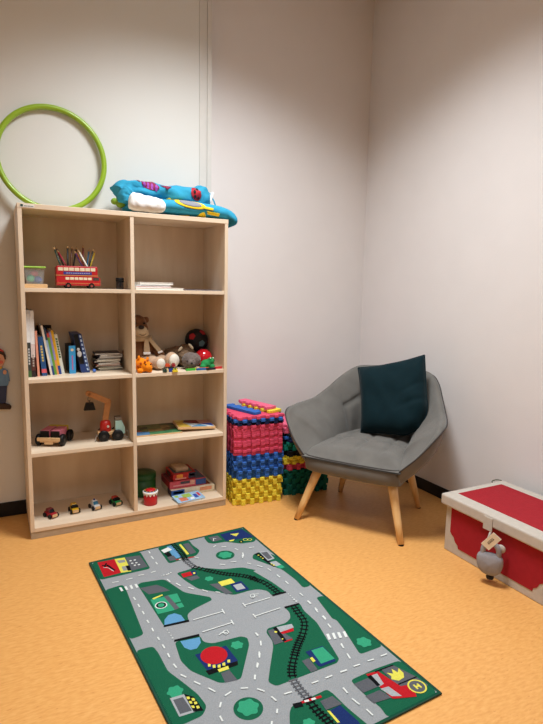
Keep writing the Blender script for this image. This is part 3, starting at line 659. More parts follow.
for c_, r_, cl, nm in (((.0,-.02,.048), .017, (214, 120, 130), 'pink'), ((-.015,-.024,.026), .019, (96, 190, 150), 'mint green'), ((.014,-.026,.021), .018, (70, 96, 160), 'blue'), ((.0,.018,.024), .02, (90, 110, 170), 'grey blue')):
    o = blob('modelling_clay_lump', [((0,0,0), (r_, r_*.8, r_*.9)), ((r_*.5, 0, -r_*.1), (r_*.6, r_*.6, r_*.7))], mat('clay_'+nm, cl, .7), None, .003)
    o.location = Vector((.064, .105, S3+.018))+Vector(c_); tag(o, '%s lump of modelling clay inside the clear tub' % nm, 'modelling clay')
bus = thing('bus_tin', 'red double-decker bus tin holding pencils on the top shelf', 'pencil tin', (.26, .12, S3))
M_busred = mat('bus_red', (176, 24, 30), .35, .05, 40, coat=.2); M_cream = mat('bus_window', (222, 208, 176), .4)
b = MB(); L, Wd = .100, .036
b.prism([(-L, .014), (L-.004, .014), (L, .02), (L, .052), (L-.012, .058), (L-.012, .106), (-L+.006, .106), (-L, .100)], -Wd, Wd)
for v in b.bm.verts: v.co = Vector((v.co.x, -v.co.z, v.co.y))
b.build('bus_body', [M_busred], bus, .003)
b = MB(); b.box(-L+.004, L-.016, -Wd+.004, Wd-.004, .1062, .1068); b.build('open_top', M_blackp, bus)
for z0, z1, n, x0, x1 in ((.083, .098, 7, -.092, .080), (.041, .053, 6, -.060, .062)):
    for k in range(n):
        a = x0+(x1-x0)*k/n; c_ = x0+(x1-x0)*(k+1)/n-.003
        b = MB(); b.box(a, c_, -Wd-.0012, -Wd+.001, z0, z1); b.build('window', M_cream, bus, .0008)
b = MB(); b.box(-.068, .060, -Wd-.0014, -Wd+.001, .066, .079, 0)
for k in range(11): b.box(-.056+k*.010, -.049+k*.010, -Wd-.0020, -Wd-.0014, .071, .074, 1)
b.build('banner', [mat('banner_blue', (44, 50, 128), .5), mat('banner_print', (176, 170, 200), .5)], bus)['label'] = 'blue advertising banner along the side'
b = MB(); b.box(-L-.001, L-.010, -Wd-.001, Wd+.001, .0605, .063); b.box(-L-.001, L, -Wd-.001, Wd+.001, .024, .0255); b.build('gold_stripe', mat('bus_gold', (206, 160, 90), .4), bus)
b = MB(); b.box(.066, .094, -Wd-.0012, -Wd+.001, .040, .054); b.box(L-.001, L+.0008, -.028, .028, .034, .052); b.box(L-.013, L-.0112, -.03, .03, .078, .098); b.build('windscreen', mat('bus_glass', (70, 64, 60), .25), bus)
b = MB(); b.box(L-.002, L+.006, -.02, .012, .014, .034); b.build('radiator', mat('radiator', (120, 60, 50), .4), bus, .002)
for x in (-.048, .058):
    for s in (-1, 1):
        b = MB(); b.cyl((x, s*(Wd-.006), .0135), (x, s*(Wd+.002), .0135), .0135, n=24); wl = b.build('wheel', M_blackp, bus)
        b = MB(); b.cyl((x, s*(Wd+.0018), .0135), (x, s*(Wd+.0028), .0135), .006, n=16); b.build('hub', mat('hub_red', (140, 60, 50), .4), wl)
rp = random.Random(11)
pencils = [('dark green', (24, 50, 36), -.079, -.31), ('crimson', (170, 34, 60), -.050, -.5), ('charcoal', (34, 32, 36), -.060, -.35), ('black', (14, 14, 16), -.045, 0), ('brown', (104, 62, 40), -.031, .1), ('near black', (24, 22, 30), -.016, .2),
           ('purple', (94, 52, 116), .022, -.45), ('orange', (222, 112, 30), .033, -.5), ('white', (228, 222, 210), .042, -.48), ('dark red', (110, 24, 30), .028, 0), ('sky blue', (76, 140, 190), .047, .15), ('jet black glossy', (10, 10, 12), .052, .25), ('yellow', (212, 180, 40), .060, .33)]
for i, (nm, cl, x, tilt) in enumerate(pencils):
    t = thing('pencil', '%s pencil standing in the red bus tin' % nm, 'pencil', (.26+x-.09*math.tan(tilt), .12+.026*(((i*5)%13)/6-1), S3+.016), 0, 'pencils in the bus tin')
    t.rotation_euler = (0, tilt, 0)
    Lp = rp.uniform(.165, .182)
    b = MB(); b.tube([(0,0,0), (0,0,Lp)], .0042, 6); b.build('barrel', mat('pencil_'+nm, cl, .4), t)
    b = MB(); b.tube([(0,0,Lp), (0,0,Lp+.011)], .0042, 8, r1=.0016); b.build('cone', M_wood, t)
    b = MB(); b.tube([(0,0,Lp+.011), (0,0,Lp+.015)], .0016, 6, r1=.0003); b.build('point', mat('pencil_'+nm, cl, .4), t)
sh = thing('pencil_sharpener', 'small dark barrel pencil sharpener at the right of the top left compartment', 'sharpener', (.452, .08, S3))
b = MB(); b.lathe([(0,0), (.017,0), (.018,.004), (.018,.038), (0,.038)], n=28); b.build('barrel', mat('smoked_plastic', (40, 33, 30), .15), sh)
b = MB(); b.lathe([(0,.0382), (.019,.0382), (.0195,.041), (.0195,.053), (.018,.056), (0,.056)], n=28); b.build('cap', M_blackp, sh)
b = MB(); b.box(-.004, .004, -.0205, -.016, .014, .038); b.build('blade_holder', M_blackp, sh)
# --- top row, right: paper pads and a grey folder
def pad(name, label, cat, x0, x1, y0, y1, z0, z1, rz, mc, mp_, grp=None):
    t = thing(name, label, cat, ((x0+x1)/2, (y0+y1)/2, z0), R(rz), grp); w, d, h = (x1-x0)/2, (y1-y0)/2, z1-z0
    b = MB(); b.box(-w, w, -d, d, 0, .0016); b.box(-w, w, -d, d, h-.0016, h); b.box(-w, -w+.002, -d, d, .0016, h-.0016); b.build('cover', mc, t)
    b = MB(); b.box(-w+.0022, w-.003, -d+.002, d-.002, .0018, h-.0018); b.build('pages', mp_, t); return t
M_pages = mat('page_edges', (232, 228, 218), .8, .05, 300)
M_grayp = mat('pale_cover', (222, 222, 226), .5)
pad('writing_pad', 'white writing pad lying lowest on the upper right shelf', 'writing pad', .52, .765, .035, .22, S3, S3+.011, 1, M_white, M_pages)
pad('paper_booklet', 'white booklet with a red page line in the pile on the upper right shelf', 'booklet', .525, .705, .05, .22, S3+.011, S3+.019, -1, M_white, mat('reddish_pages', (206, 150, 140), .8))
pad('thin_booklet', 'pale grey booklet in the upper part of the paper pile', 'booklet', .54, .70, .055, .22, S3+.019, S3+.026, 1.5, M_grayp, M_pages)
pad('paper_pad', 'white pad topmost of the paper pile on the upper right shelf', 'paper pad', .545, .715, .05, .21, S3+.026, S3+.038, 0, M_white, M_pages)
pad('flat_folder', 'thin dark grey folder lying flat at the right of the upper right shelf', 'folder', .772, .972, .03, .24, S3, S3+.005, 0, mat('folder_grey', (92, 86, 100), .5), M_pages)
# --- second row, left: books
def book(label, x, t_, lean, h, y0, depth, cols_, cat='book', name='picture_book', grp='books leaning in the left compartment'):
    """spine bands from top to bottom: [(fraction, rgb), ...]"""
    T = thing(name, label, cat, (x, y0, S2), 0, grp)
    b = MB(); ms = []; z1 = 1.0
    for k, (fr, cl) in enumerate(cols_):
        za, zb = max(0, z1-fr)*h, z1*h; la, lb2 = lean*za/h, lean*zb/h
        for (xa, xb, ya, yb) in ((0, t_, 0, .0016), (0, .0016, .0016, depth), (t_-.0016, t_, .0016, depth)):
            b.hexa([(xa+la,ya,za), (xb+la,ya,za), (xb+la,yb,za), (xa+la,yb,za), (xa+lb2,ya,zb), (xb+lb2,ya,zb), (xb+lb2,yb,zb), (xa+lb2,yb,zb)], k)
        ms.append(mat('cover_%d_%d_%d' % cl, cl, .45, .06, 60)); z1 -= fr
    b.build('cover', ms, T)
    b = MB(); m_ = .0018; e = .003
    b.hexa([(m_+lean*e/h,.002,e), (t_-m_+lean*e/h,.002,e), (t_-m_+lean*e/h,depth-.003,e), (m_+lean*e/h,depth-.003,e), (m_+lean*(h-e)/h,.002,h-e), (t_-m_+lean*(h-e)/h,.002,h-e), (t_-m_+lean*(h-e)/h,depth-.003,h-e), (m_+lean*(h-e)/h,depth-.003,h-e)])
    b.build('pages', M_pages, T)
    return T
def spine_text(T, h, lean, t_, z0, z1, cl, n=7, wd=.4):
    b = MB()
    for k in range(n):
        za = z0+(z1-z0)*k/n; zb = za+(z1-z0)/n*.7; la = lean*za/h; lb2 = lean*zb/h; c0, c1 = t_*(.5-wd/2), t_*(.5+wd/2)
        b.hexa([(c0+la,-.0006,za), (c1+la,-.0006,za), (c1+la,0.0,za), (c0+la,0.0,za), (c0+lb2,-.0006,zb), (c1+lb2,-.0006,zb), (c1+lb2,0.0,zb), (c0+lb2,0.0,zb)])
    b.build('spine_lettering', mat('print_%d_%d_%d' % cl, cl, .5), T)
T = book('tall white book with dark lower spine, leftmost on the shelf', .0205, .016, 0, .315, .075, .20, [(.06,(206,206,206)), (.42,(226,226,226)), (.42,(52,56,54)), (.10,(62,98,52))]); spine_text(T, .315, 0, .016, .06, .14, (190,190,190), 6)
T = book('tall white book with brown lower spine, second from the left', .0372, .018, 0, .312, .078, .20, [(.50,(228,226,224)), (.20,(214,196,190)), (.20,(84,40,34)), (.10,(36,22,24))]); spine_text(T, .312, 0, .018, .05, .11, (170,160,150), 5)
book('thin salmon pink book beside the tall white books', .0625, .010, -.006, .216, .085, .17, [(1,(222,150,124))])
T = book('thick blue book with yellow spine lettering', .0835, .022, -.014, .188, .095, .15, [(.82,(24,76,128)), (.10,(214,90,100)), (.08,(24,76,128))]); spine_text(T, .188, -.014, .022, .07, .15, (206,186,110), 6)
book('large cream edged thin book leaning left', .1215, .0092, -.037, .240, .105, .19, [(1,(232,222,206))])
book('thin pale blue book leaning left beside the cream one', .1315, .0092, -.035, .226, .110, .18, [(.25,(34,60,86)), (.55,(150,178,206)), (.20,(26,56,120))])
book('thin lime green book in the leaning row', .1412, .0105, -.031, .202, .115, .16, [(.10,(206,70,60)), (.90,(104,156,58))])
book('thin lilac book with orange foot in the leaning row', .1523, .0092, -.032, .209, .120, .16, [(.66,(150,140,196)), (.34,(226,150,90))])
book('yellow book with blue foot in the leaning row', .1622, .012, -.033, .214, .125, .16, [(.80,(226,172,30)), (.20,(34,64,140))])
T = book('white book with green leaf print, last of the leaning row', .1748, .014, -.030, .196, .130, .15, [(1,(216,220,208))]); spine_text(T, .196, -.030, .014, .08, .18, (60,100,60), 8, .6)
b = MB(); b.box(.080, .150, .302, .314, S2, S2+.228); tag(b.build('black_folder', M_blackp, None, .002), 'black folder standing at the back behind the leaning books', 'folder')
bf = thing('box_file', 'bright blue slim box file with dark sides', 'box file', (.2095, .120, S2))
b = MB(); b.box(0, .030, .002, .15, 0, .138); b.build('case', mat('file_dark', (26, 30, 40), .5), bf, .001)
b = MB(); b.box(0, .030, 0, .002, 0, .138, 0); 
for k in range(9): b.box(.012, .018, -.0006, 0, .020+k*.008, .026+k*.008, 1)
b.cyl((.015,-.0006,.118), (.015,0,.118), .007, m=2)
b.build('blue_spine', [mat('file_blue', (50, 148, 204), .5), mat('file_print', (196, 96, 150), .5), mat('file_mark', (220, 200, 170), .5)], bf)['label'] = 'bright blue spine with pink lettering'
M_navyb = mat('box_navy', (22, 52, 110), .45)
pb = thing('patterned_box', 'navy blue patterned book box with pale dots leaning left', 'book box', (.258, .130, S2))
b = MB(); lean = -.037; h = .196
def lx_(z): return lean*z/h
b.hexa([(.008,0,0), (.050,0,0), (.050,.15,0), (.008,.15,0), (.008+lean,0,h), (.050+lean,0,h), (.050+lean,.15,h), (.008+lean,.15,h)])
b.build('case', M_navyb, pb, .002)
b = MB(); 
def slab(b, xa, xb, za, zb, y, m=0): b.hexa([(xa+lx_(za),y-.0012,za), (xb+lx_(za),y-.0012,za), (xb+lx_(za),y,za), (xa+lx_(za),y,za), (xa+lx_(zb),y-.0012,zb), (xb+lx_(zb),y-.0012,zb), (xb+lx_(zb),y,zb), (xa+lx_(zb),y,zb)], m)
slab(b, .010, .033, .045, .194, 0, 0); 
b.build('dark_front', M_blackp, pb)
for k in range(9):
    z = .012+k*.0205; b = MB(); slab(b, .0375, .0455, z, z+.0115, -.0004, 0); b.build('pale_dot', mat('dot_pale', (176, 200, 226), .5), pb, .002)
b = MB(); b.sph((.020+lx_(.10), -.001, .095), (.011, .002, .015)); b.sph((.020+lx_(.125), -.001, .118), (.007, .002, .008)); b.build('penguin_print', mat('print_white', (196, 196, 196), .5), pb)['label'] = 'pale animal shape printed on the front'
b = MB(); b.box(.052, .0526, .0, .15, .0, .0006); slab(b, .0502, .0525, .01, .17, .012, 0); b.build('white_edge', M_white, pb)
o = MB().sph((.327, .125, S2+.009), .009).build('blue_marble', mat('marble_blue', (70, 110, 190), .1), None); tag(o, 'small blue marble between the patterned box and the pile of booklets', 'marble')
rb = random.Random(5); z = S2
cdc = [('dark grey', (60,62,66)), ('olive', (120,116,84)), ('black', (28,28,30)), ('orange printed', (190,92,60)), ('pale grey', (176,172,166)), ('brown', (96,76,64)), ('cream', (202,192,170)), ('charcoal', (44,42,46)), ('grey printed', (134,134,140)), ('off-white', (206,200,190)), ('speckled dark', (70,62,60))]
for k, (nm, cl) in enumerate(cdc):
    hh = .0081; w_ = .060+rb.uniform(-.004, .004)
    t = thing('pocket_booklet', '%s booklet, %s in the pile on the left' % (nm, nth(k, len(cdc))), 'booklet', (.410+rb.uniform(-.008, .008), .232+rb.uniform(-.006, .006), z), rb.uniform(-.12, .12), 'pile of pocket booklets')
    mm = mat('pk_'+nm, cl, .5, .25, 70)
    b = MB(); b.box(-w_, w_, -.06, .06, 0, .0012); b.box(-w_, w_, -.06, .06, hh-.0014, hh-.0002); b.box(-w_, -w_+.001, -.06, .06, .0012, hh-.0014); b.build('cover', mm, t)
    b = MB(); b.box(-w_+.001, w_-.002, -.058, .058, .0013, hh-.0015); b.build('pages', M_pages, t); z += hh
# --- second row, right: soft toys and balls
M_brown = mat('plush_brown', (128, 88, 60), .95, .12, 50, .5, 300, spec=.1, sheen=.3); M_tan = mat('plush_tan', (190, 158, 130), .95, .08, 50, .5, 300, spec=.1, sheen=.3)
M_cream2 = mat('plush_cream', (214, 196, 166), .95, .05, 50, .4, 300, spec=.1); M_greyp = mat('plush_grey', (112, 100, 94), .95, .18, 90, .6, 260, spec=.1, sheen=.3)
td_ = thing('teddy_bear', 'brown teddy bear with cream scarf sitting in the right compartment', 'teddy bear', (.580, .220, S2))
M_sole = mat('sole_cream', (222, 214, 200), .95, .04, 60, .4, 300, spec=.1)
td_.scale = (1.12, 1.12, 1.12)
blob('body', [((0,.01,.075), (.062,.055,.072)), ((0,.005,.125), (.045,.042,.045)), ((-.005,-.005,.185), (.045,.045,.048)), ((-.012,-.002,.215), (.042,.042,.038)),
              ((-.048,.006,.222), (.016,.012,.018)), ((.034,.006,.228), (.015,.012,.016)),
              ((.060,-.01,.095), (.022,.024,.040), rotm(0,-40,0)), ((.088,-.03,.066), (.022,.022,.034), rotm(0,-50,0)), ((-.058,-.015,.09), (.022,.024,.042), rotm(0,35,0))], M_brown, td_, .005)
blob('muzzle', [((-.004,-.044,.178), (.033,.026,.026)), ((0,-.040,.168), (.036,.022,.022))], M_cream2, td_, .004)
b = MB(); b.sph((-.008,-.068,.198), (.014,.009,.010)); b.build('nose', mat('plush_nose', (40, 26, 22), .5), td_)
for x in (-.030, .012): b = MB(); b.sph((x,-.044,.214), .005); b.build('eye', M_blackp, td_)
b = MB(); b.tube(catmull([(-.016,-.0645,.166), (-.006,-.0665,.160), (.006,-.066,.161), (.016,-.062,.168)], 4), .0012, 6); b.build('mouth', mat('plush_nose', (40, 26, 22), .5), td_)
b = MB(); b.grid(lambda u, v: ((.047+.012*cos(2*pi*v))*cos(2*pi*u), -.002+(.047+.012*cos(2*pi*v))*sin(2*pi*u), .142+.014*sin(2*pi*v)), 28, 10, cu=True, cv=True)
b.hexa([(.004,-.062,.080), (.034,-.062,.080), (.034,-.055,.080), (.004,-.055,.080), (.008,-.060,.142), (.028,-.060,.142), (.028,-.053,.142), (.008,-.053,.142)])
b.hexa([(.072,-.058,.078), (.092,-.056,.085), (.092,-.049,.085), (.072,-.051,.078), (.022,-.060,.142), (.038,-.058,.150), (.038,-.051,.150), (.022,-.053,.142)])
sc = b.build('scarf', mat('scarf_oatmeal', (186, 164, 132), .95, .08, 60, .4, 300, spec=.1), td_, .002)
b = MB(); b.box(.002, .036, -.0635, -.0545, .068, .0802); b.build('scarf_tip', M_fl, sc, .002)
b = MB(); b.hexa([(.076,-.0595,.070), (.098,-.0575,.077), (.098,-.0485,.077), (.076,-.0505,.070), (.0705,-.0595,.0785), (.0925,-.0575,.0855), (.0925,-.0485,.0855), (.0705,-.0505,.0785)]); b.build('scarf_tip', M_fl, sc, .002)
for (kx, ky, fx, fy2, fr) in ((.02,-.035,.062,-.125,.031), (.05,-.02,.128,-.105,.040)):
    dv = Vector((fx-kx, fy2-ky, 0)).normalized(); az = math.degrees(math.atan2(dv.y, dv.x))+90
    lg_ = blob('leg', [((kx, ky, .034), (.034, .034, .032)), (((kx+fx)/2, (ky+fy2)/2, .034), (.032, .032, .031)), ((fx, fy2+.012, fr+.001), (fr*.95, fr*.62, fr), rotm(0, 0, az*.5))], M_tan, td_, .005)
    b = MB(); b.sph((fx+dv.x*fr*.22, fy2+dv.y*fr*.22-fr*.10, fr+.002), (fr*.72, fr*.40, fr*.76), rot=rotm(0, 0, az*.5)); b.build('sole', M_sole, lg_)['label'] = 'pale sole of the foot'
M_or = mat('plush_orange', (232, 132, 26), .9, .10, 90, .5, 300, spec=.1); M_or2 = mat('plush_rust', (176, 80, 20), .9)
og = thing('orange_plush', 'orange spotted plush animal at the left front of the soft toy compartment', 'plush toy', (.553, .055, S2))
blob('body', [((-.005,.02,.036), (.034,.036,.036)), ((.008,-.018,.034), (.034,.026,.030)), ((.020,-.034,.026), (.022,.018,.020)), ((-.018,.0,.074), (.008,.007,.014)), ((.026,.0,.066), (.008,.007,.013)), ((-.02,-.03,.012), (.016,.018,.012)), ((.028,-.03,.010), (.014,.016,.010))], M_or, og, .004)
for x, y, z in ((-.018,-.037,.050), (.002,-.041,.058), (.036,-.028,.044), (-.028,-.022,.036), (-.015,-.033,.030), (.018,-.03,.062)): b = MB(); b.sph((x, y, z), (.006,.004,.006)); b.build('spot', M_or2, og)
for x in (.006, .030): b = MB(); b.sph((x,-.042,.043), .0035); b.build('eye', M_blackp, og)
gp = thing('grey_plush', 'grey brown long-haired plush animal lying with its head at the front', 'plush toy', (.803, .10, S2))
blob('head', [((.010,-.030,.046), (.046,.040,.045)), ((.0,-.062,.036), (.024,.018,.024)), ((.028,-.035,.050), (.036,.034,.036))], M_greyp, gp, .005, .0022)
blob('body', [((-.02,.12,.055), (.055,.050,.054)), ((.03,.12,.060), (.055,.055,.058)), ((-.060,.125,.052), (.035,.04,.048)), ((.005,.07,.050), (.044,.05,.046))], M_brown if False else mat('plush_dark', (128, 104, 82), .95, .2, 80, .6, 260, spec=.1), gp, .006, .003)
b = MB(); b.sph((.040,.05,.112), (.008,.006,.020), rot=rotm(0,-40,0)); b.sph((-.02,.05,.100), (.008,.006,.016), rot=rotm(0,40,0)); b.build('ear', M_cream2, gp)
for x in (-.015, .016): b = MB(); b.sph((x-.004,-.070,.050), .0035); b.build('eye', M_blackp, gp)
b = MB(); b.sph((0,-.079,.038), (.006,.004,.005)); b.build('nose', M_blackp, gp)
rbll = MB().sph((0,0,0), .048, 0, 40, 24).build('red_ball', mat('ball_red', (196, 20, 34), .18, .03, coat=.5), None); rbll.location = (.917, .155, S2+.048)
tag(rbll, 'shiny red ball lying in front of the dark football', 'ball')
fb = thing('soft_football', 'dark navy soft football with red and blue pentagons resting at the back', 'football', (.910, .250, S2+.136))
Rb = .065
b = MB(); b.sph((0,0,0), Rb, 0, 40, 24); b.build('ball_skin', mat('ball_navy', (10, 13, 24), .7, .1, 40, .3, 300), fb)
ph = (1+5**.5)/2
ico = [Vector(p).normalized() for p in ((0,1,ph), (0,-1,ph), (0,1,-ph), (0,-1,-ph), (1,ph,0), (-1,ph,0), (1,-ph,0), (-1,-ph,0), (ph,0,1), (ph,0,-1), (-ph,0,1), (-ph,0,-1))]
cam_dir = (Vector((-.45,-.87,.10))).normalized()
Qr = ico[0].rotation_difference((cam_dir+Vector((-.30,.1,.38))).normalized()).to_matrix()
pc = [(178,34,44), (86,128,146), (178,34,44), (86,128,146), (200,190,90), (86,128,146)]
for k, d_ in enumerate(ico):
    n = Qr @ d_; a = n.orthogonal().normalized(); c_ = n.cross(a); b = MB()
    ctr_ = b.v(n*(Rb+.0012)); ring = [b.v((n+(a*cos(2*pi*j/5)+c_*sin(2*pi*j/5))*.33).normalized()*(Rb+.0008)) for j in range(5)]
    mid = [b.v((ring[j].co+ring[(j+1)%5].co).normalized()*(Rb+.0010)) for j in range(5)]
    for j in range(5): b.f([ctr_, ring[j], mid[j]], 0, True); b.f([ctr_, mid[j], ring[(j+1)%5]], 0, True)
    b.build('pentagon', mat('pent_%d_%d_%d' % pc[k%6], pc[k%6], .7), fb)
fg = thing('green_frog', 'green plush frog in front of the red ball', 'plush toy', (.902, .062, S2+.0))
blob('body', [((0,0,.026), (.034,.026,.024)), ((.018,-.008,.040), (.022,.02,.018)), ((.012,-.018,.056), (.008,.008,.008)), ((.030,-.012,.056), (.008,.008,.008)), ((-.028,-.015,.014), (.018,.016,.013)), ((.026,-.018,.012), (.016,.014,.012))], mat('plush_green', (24, 132, 66), .85, .1, 60, .4, 300), fg, .004)
for x, y in ((.011,-.025), (.030,-.019)): b = MB(); b.sph((x, y, .058), .0035); b.build('eye', M_white, fg)
for nm, cl, x, y, rz in (('lime green', (60,176,60), .795, .016, 4), ('yellow', (214,190,50), .818, .045, 6), ('blue', (24,96,160), .852, .014, 2), ('dark navy', (18,22,40), .905, .010, 3), ('orange', (206,80,40), .875, .032, -4), ('red', (190,30,40), .955, .034, 8)):
    o = MB().box(-.026, .026, -.007, .007, 0, .011).build('toy_block', mat('block_'+nm, cl, .4), None, .0015); o.location = (x, y, S2); o.rotation_euler = (0,0,R(rz)); tag(o, '%s toy block lying along the front edge before the frog' % nm, 'toy block', 'flat toy blocks by the frog')
for nm, cl, x, y, z, sx in (('orange red', (206,74,34), .672, .020, .030, .012), ('dark grey', (36,38,42), .690, .018, .022, .014), ('dark red', (150,28,40), .703, .018, .030, .010), ('blue', (30,60,150), .688, .012, .008, .013), ('green', (24,110,50), .704, .012, .008, .010), ('yellow', (222,196,40), .706, -.0, .0, .016), ('cream', (220,196,150), .666, .012, .008, .010), ('dark green', (28,60,50), .655, .010, .0, .011)):
    b = MB(); b.box(-sx*.9, sx*.9, -.007, .007, 0, .009 if nm == 'yellow' else .013); b.cyl((-sx*.4,0,.009 if nm == 'yellow' else .013), (-sx*.4,0,.018), .004, n=12); b.cyl((sx*.4,0,.009 if nm == 'yellow' else .013), (sx*.4,0,.018), .004, n=12)
    o = b.build('building_brick', mat('brick_'+nm, cl, .4), None, .001)
    zz = {0.030: .0262, .022: .0131, .008: .0, .0: .0}[z]
    o.location = (x, y+(.0 if z else (-.001)), S2+zz); tag(o, '%s small building brick in front of the teddy\'s feet' % nm, 'building brick', 'small building bricks by the teddy')
# --- third row, left: two wooden trucks
def wheel(parent, x, y, r, wd, axis='y', hubm=None):
    b = MB(); p = Vector((x, y, r)); q = Vector((0, wd/2, 0))
    b.T = Matrix.Translation(p) @ Matrix.Rotation(R(90), 4, 'X'); b.lathe([(0,-wd/2), (r*.85,-wd/2), (r,-wd*.3), (r,wd*.3), (r*.85,wd/2), (0,wd/2)], n=28)
    o = b.build('wheel', M_blackp, parent)
    b = MB(); b.cyl(p-q*1.08, p+q*1.08, r*.30, n=14); b.build('hub', mat('hub_dark', (44, 40, 38), .5), o); return o
tr = thing('wooden_truck', 'wooden flatbed toy truck with black wheels and pink and yellow blocks', 'toy truck', (.136, .160, S1), R(-118))
b = MB(); b.box(-.070, .072, -.046, .046, .020, .042); b.build('chassis', M_wood, tr, .002)
b = MB(); b.box(.072, .080, -.056, .056, .028, .046); b.box(.072, .078, -.022, .022, .012, .028); b.build('bumper', M_wood, tr, .002)
for y in (-.058, .058):
    for x in (-.044, .048): wheel(tr, x, y, .029, .020)
for y, in ((-.026,), (.026,)):
    o = MB().box(-.036, .056, -.022, .022, 0, .034).build('cargo_block', mat('block_pink', (214, 120, 140), .5), None, .0015)
    o.parent = tr; o.location = (0, y, .042)
    b = MB(); b.box(.0562, .0585, -.0215, .0215, .000, .032); f_ = b.build('black_face', M_blackp, o)
b = MB(); b.box(-.062, -.0375, -.046, .046, .042, .077); b.build('yellow_block', mat('block_yellow', (206, 164, 30), .5), tr, .0015)
cr = thing('crane_truck', 'wooden toy crane truck with mint cab and red turret', 'toy truck', (.394, .115, S1), R(-4))
b = MB(); b.box(-.060, .058, -.026, .026, .030, .046); b.build('chassis', M_wood, cr, .002)
for x in (-.032, .036):
    for s in (-1, 1): wheel(cr, x, s*.034, .028, .016)
b = MB(); b.prism([(.026,.0465), (.066,.030), (.074,.030), (.074,.062), (.058,.100), (.026,.100)], -.026, .026)
for v in b.bm.verts: v.co = Vector((v.co.x, -v.co.z, v.co.y))
b.build('cab', mat('mint_paint', (168, 206, 196), .45), cr, .002)
b = MB(); b.box(.026, .058, -.025, .025, .1002, .116); b.build('cab_roof', mat('cab_grey', (118, 106, 90), .5), cr, .002)
b = MB(); b.lathe([(0,.0462), (.026,.0462), (.027,.050), (.027,.082), (.023,.098), (.012,.104), (0,.104)], (-.020,0,0), 28); b.build('turret', mat('turret_red', (186, 32, 26), .4), cr)
b = MB(); b.cyl((-.010,-.0265,.075), (-.010,-.0295,.075), .006, n=16); b.build('turret_bolt', mat('bolt_pale', (206, 196, 180), .5), cr)
M_arm = mat('arm_wood', (190, 132, 80), .5, .08, 50)
def bar(b, p, q, wd, th):
    p, q = Vector(p), Vector(q); d = (q-p).normalized(); n = Vector((-d.z, 0, d.x))*wd/2; y = Vector((0, th/2, 0))
    b.hexa([p-n-y, p+n-y, p+n+y, p-n+y, q-n-y, q+n-y, q+n+y, q-n+y])
b = MB(); bar(b, (-.022,0,.092), (-.004,0,.200), .029, .012); b.cyl((-.004,-.006,.200), (-.004,.006,.200), .0145, n=16); b.build('lower_arm', M_arm, cr, .001)
b = MB(); bar(b, (-.004,-.012,.200), (-.100,-.012,.248), .027, .010); b.cyl((-.100,-.017,.248), (-.100,-.007,.248), .0135, n=16); b.cyl((-.004,-.019,.200), (-.004,.008,.200), .006, n=14); b.build('upper_arm', M_arm, cr, .001)
b = MB(); b.tube(catmull([(-.100,-.012,.236), (-.103,-.012,.216), (-.096,-.012,.208), (-.092,-.012,.216), (-.094,-.012,.206), (-.096,-.012,.198)], 4), .0015, 6); b.build('hook_wire', mat('wire_dark', (50, 40, 36), .4), cr)
b = MB(); b.prism([(-.124,.164), (-.068,.164), (-.077,.200), (-.113,.200)], -.016, .016)
for v in b.bm.verts: v.co = Vector((v.co.x, -v.co.z-.012, v.co.y))
b.build('grab_bucket', M_blackp, cr, .002)
b = MB(); b.tube(catmull([(.066,-.020,.020), (.085,-.03,.012), (.092,-.03,.035), (.078,-.020,.05)], 5), .0018, 6); b.tube(catmull([(-.060,-.02,.034), (-.072,-.03,.020), (-.074,-.035,.003)], 5), .0016, 6); b.build('pull_cord', mat('cord_grey', (150, 146, 140), .8), cr)
# --- third row, right: two wooden puzzle boards
pz = thing('animal_puzzle', 'flat wooden puzzle board painted with green and brown landscape', 'puzzle', (.650, .195, S1), R(-2))
b = MB(); b.box(-.128, .128, -.105, .105, 0, .006); b.build('board', M_wood, pz, .001)
rp = random.Random(2); pcs = [(70,54,34), (126,106,58), (82,92,54), (70,140,92), (100,80,44), (66,66,48), (150,124,74), (86,140,190), (150,84,60), (110,116,66)]
gx, gy = 6, 4; gp_ = [[(-.122+.244*i/gx+(rp.uniform(-.010,.010) if 0 < i < gx else 0), -.099+.198*j/gy+(rp.uniform(-.010,.010) if 0 < j < gy else 0)) for j in range(gy+1)] for i in range(gx+1)]
for i in range(gx):
    for j in range(gy):
        P = [gp_[i][j], gp_[i+1][j], gp_[i+1][j+1], gp_[i][j+1]]; c_ = (sum(p[0] for p in P)/4, sum(p[1] for p in P)/4)
        P = [(p[0]+(c_[0]-p[0])*.03, p[1]+(c_[1]-p[1])*.03) for p in P]
        cl = pcs[7] if (i < 2 and j == 0) else (pcs[3] if j == 0 and i > 1 else pcs[rp.choice((0,1,2,4,5,6,8,9))])
        b = MB(); b.prism(P, .0061, .010); b.build('puzzle_piece', mat('pz_%d_%d_%d' % cl, cl, .5, .2, 40), pz)
mz = thing('mosaic_puzzle', 'wooden mosaic board of coloured triangles resting on the landscape puzzle', 'puzzle', (.864, .165, S1+.0122), R(-6))
mz.rotation_euler = (0, R(2.6), R(-6))
b = MB(); b.box(-.105, .105, -.080, .080, 0, .013); b.build('tray', M_wood, mz, .0015)
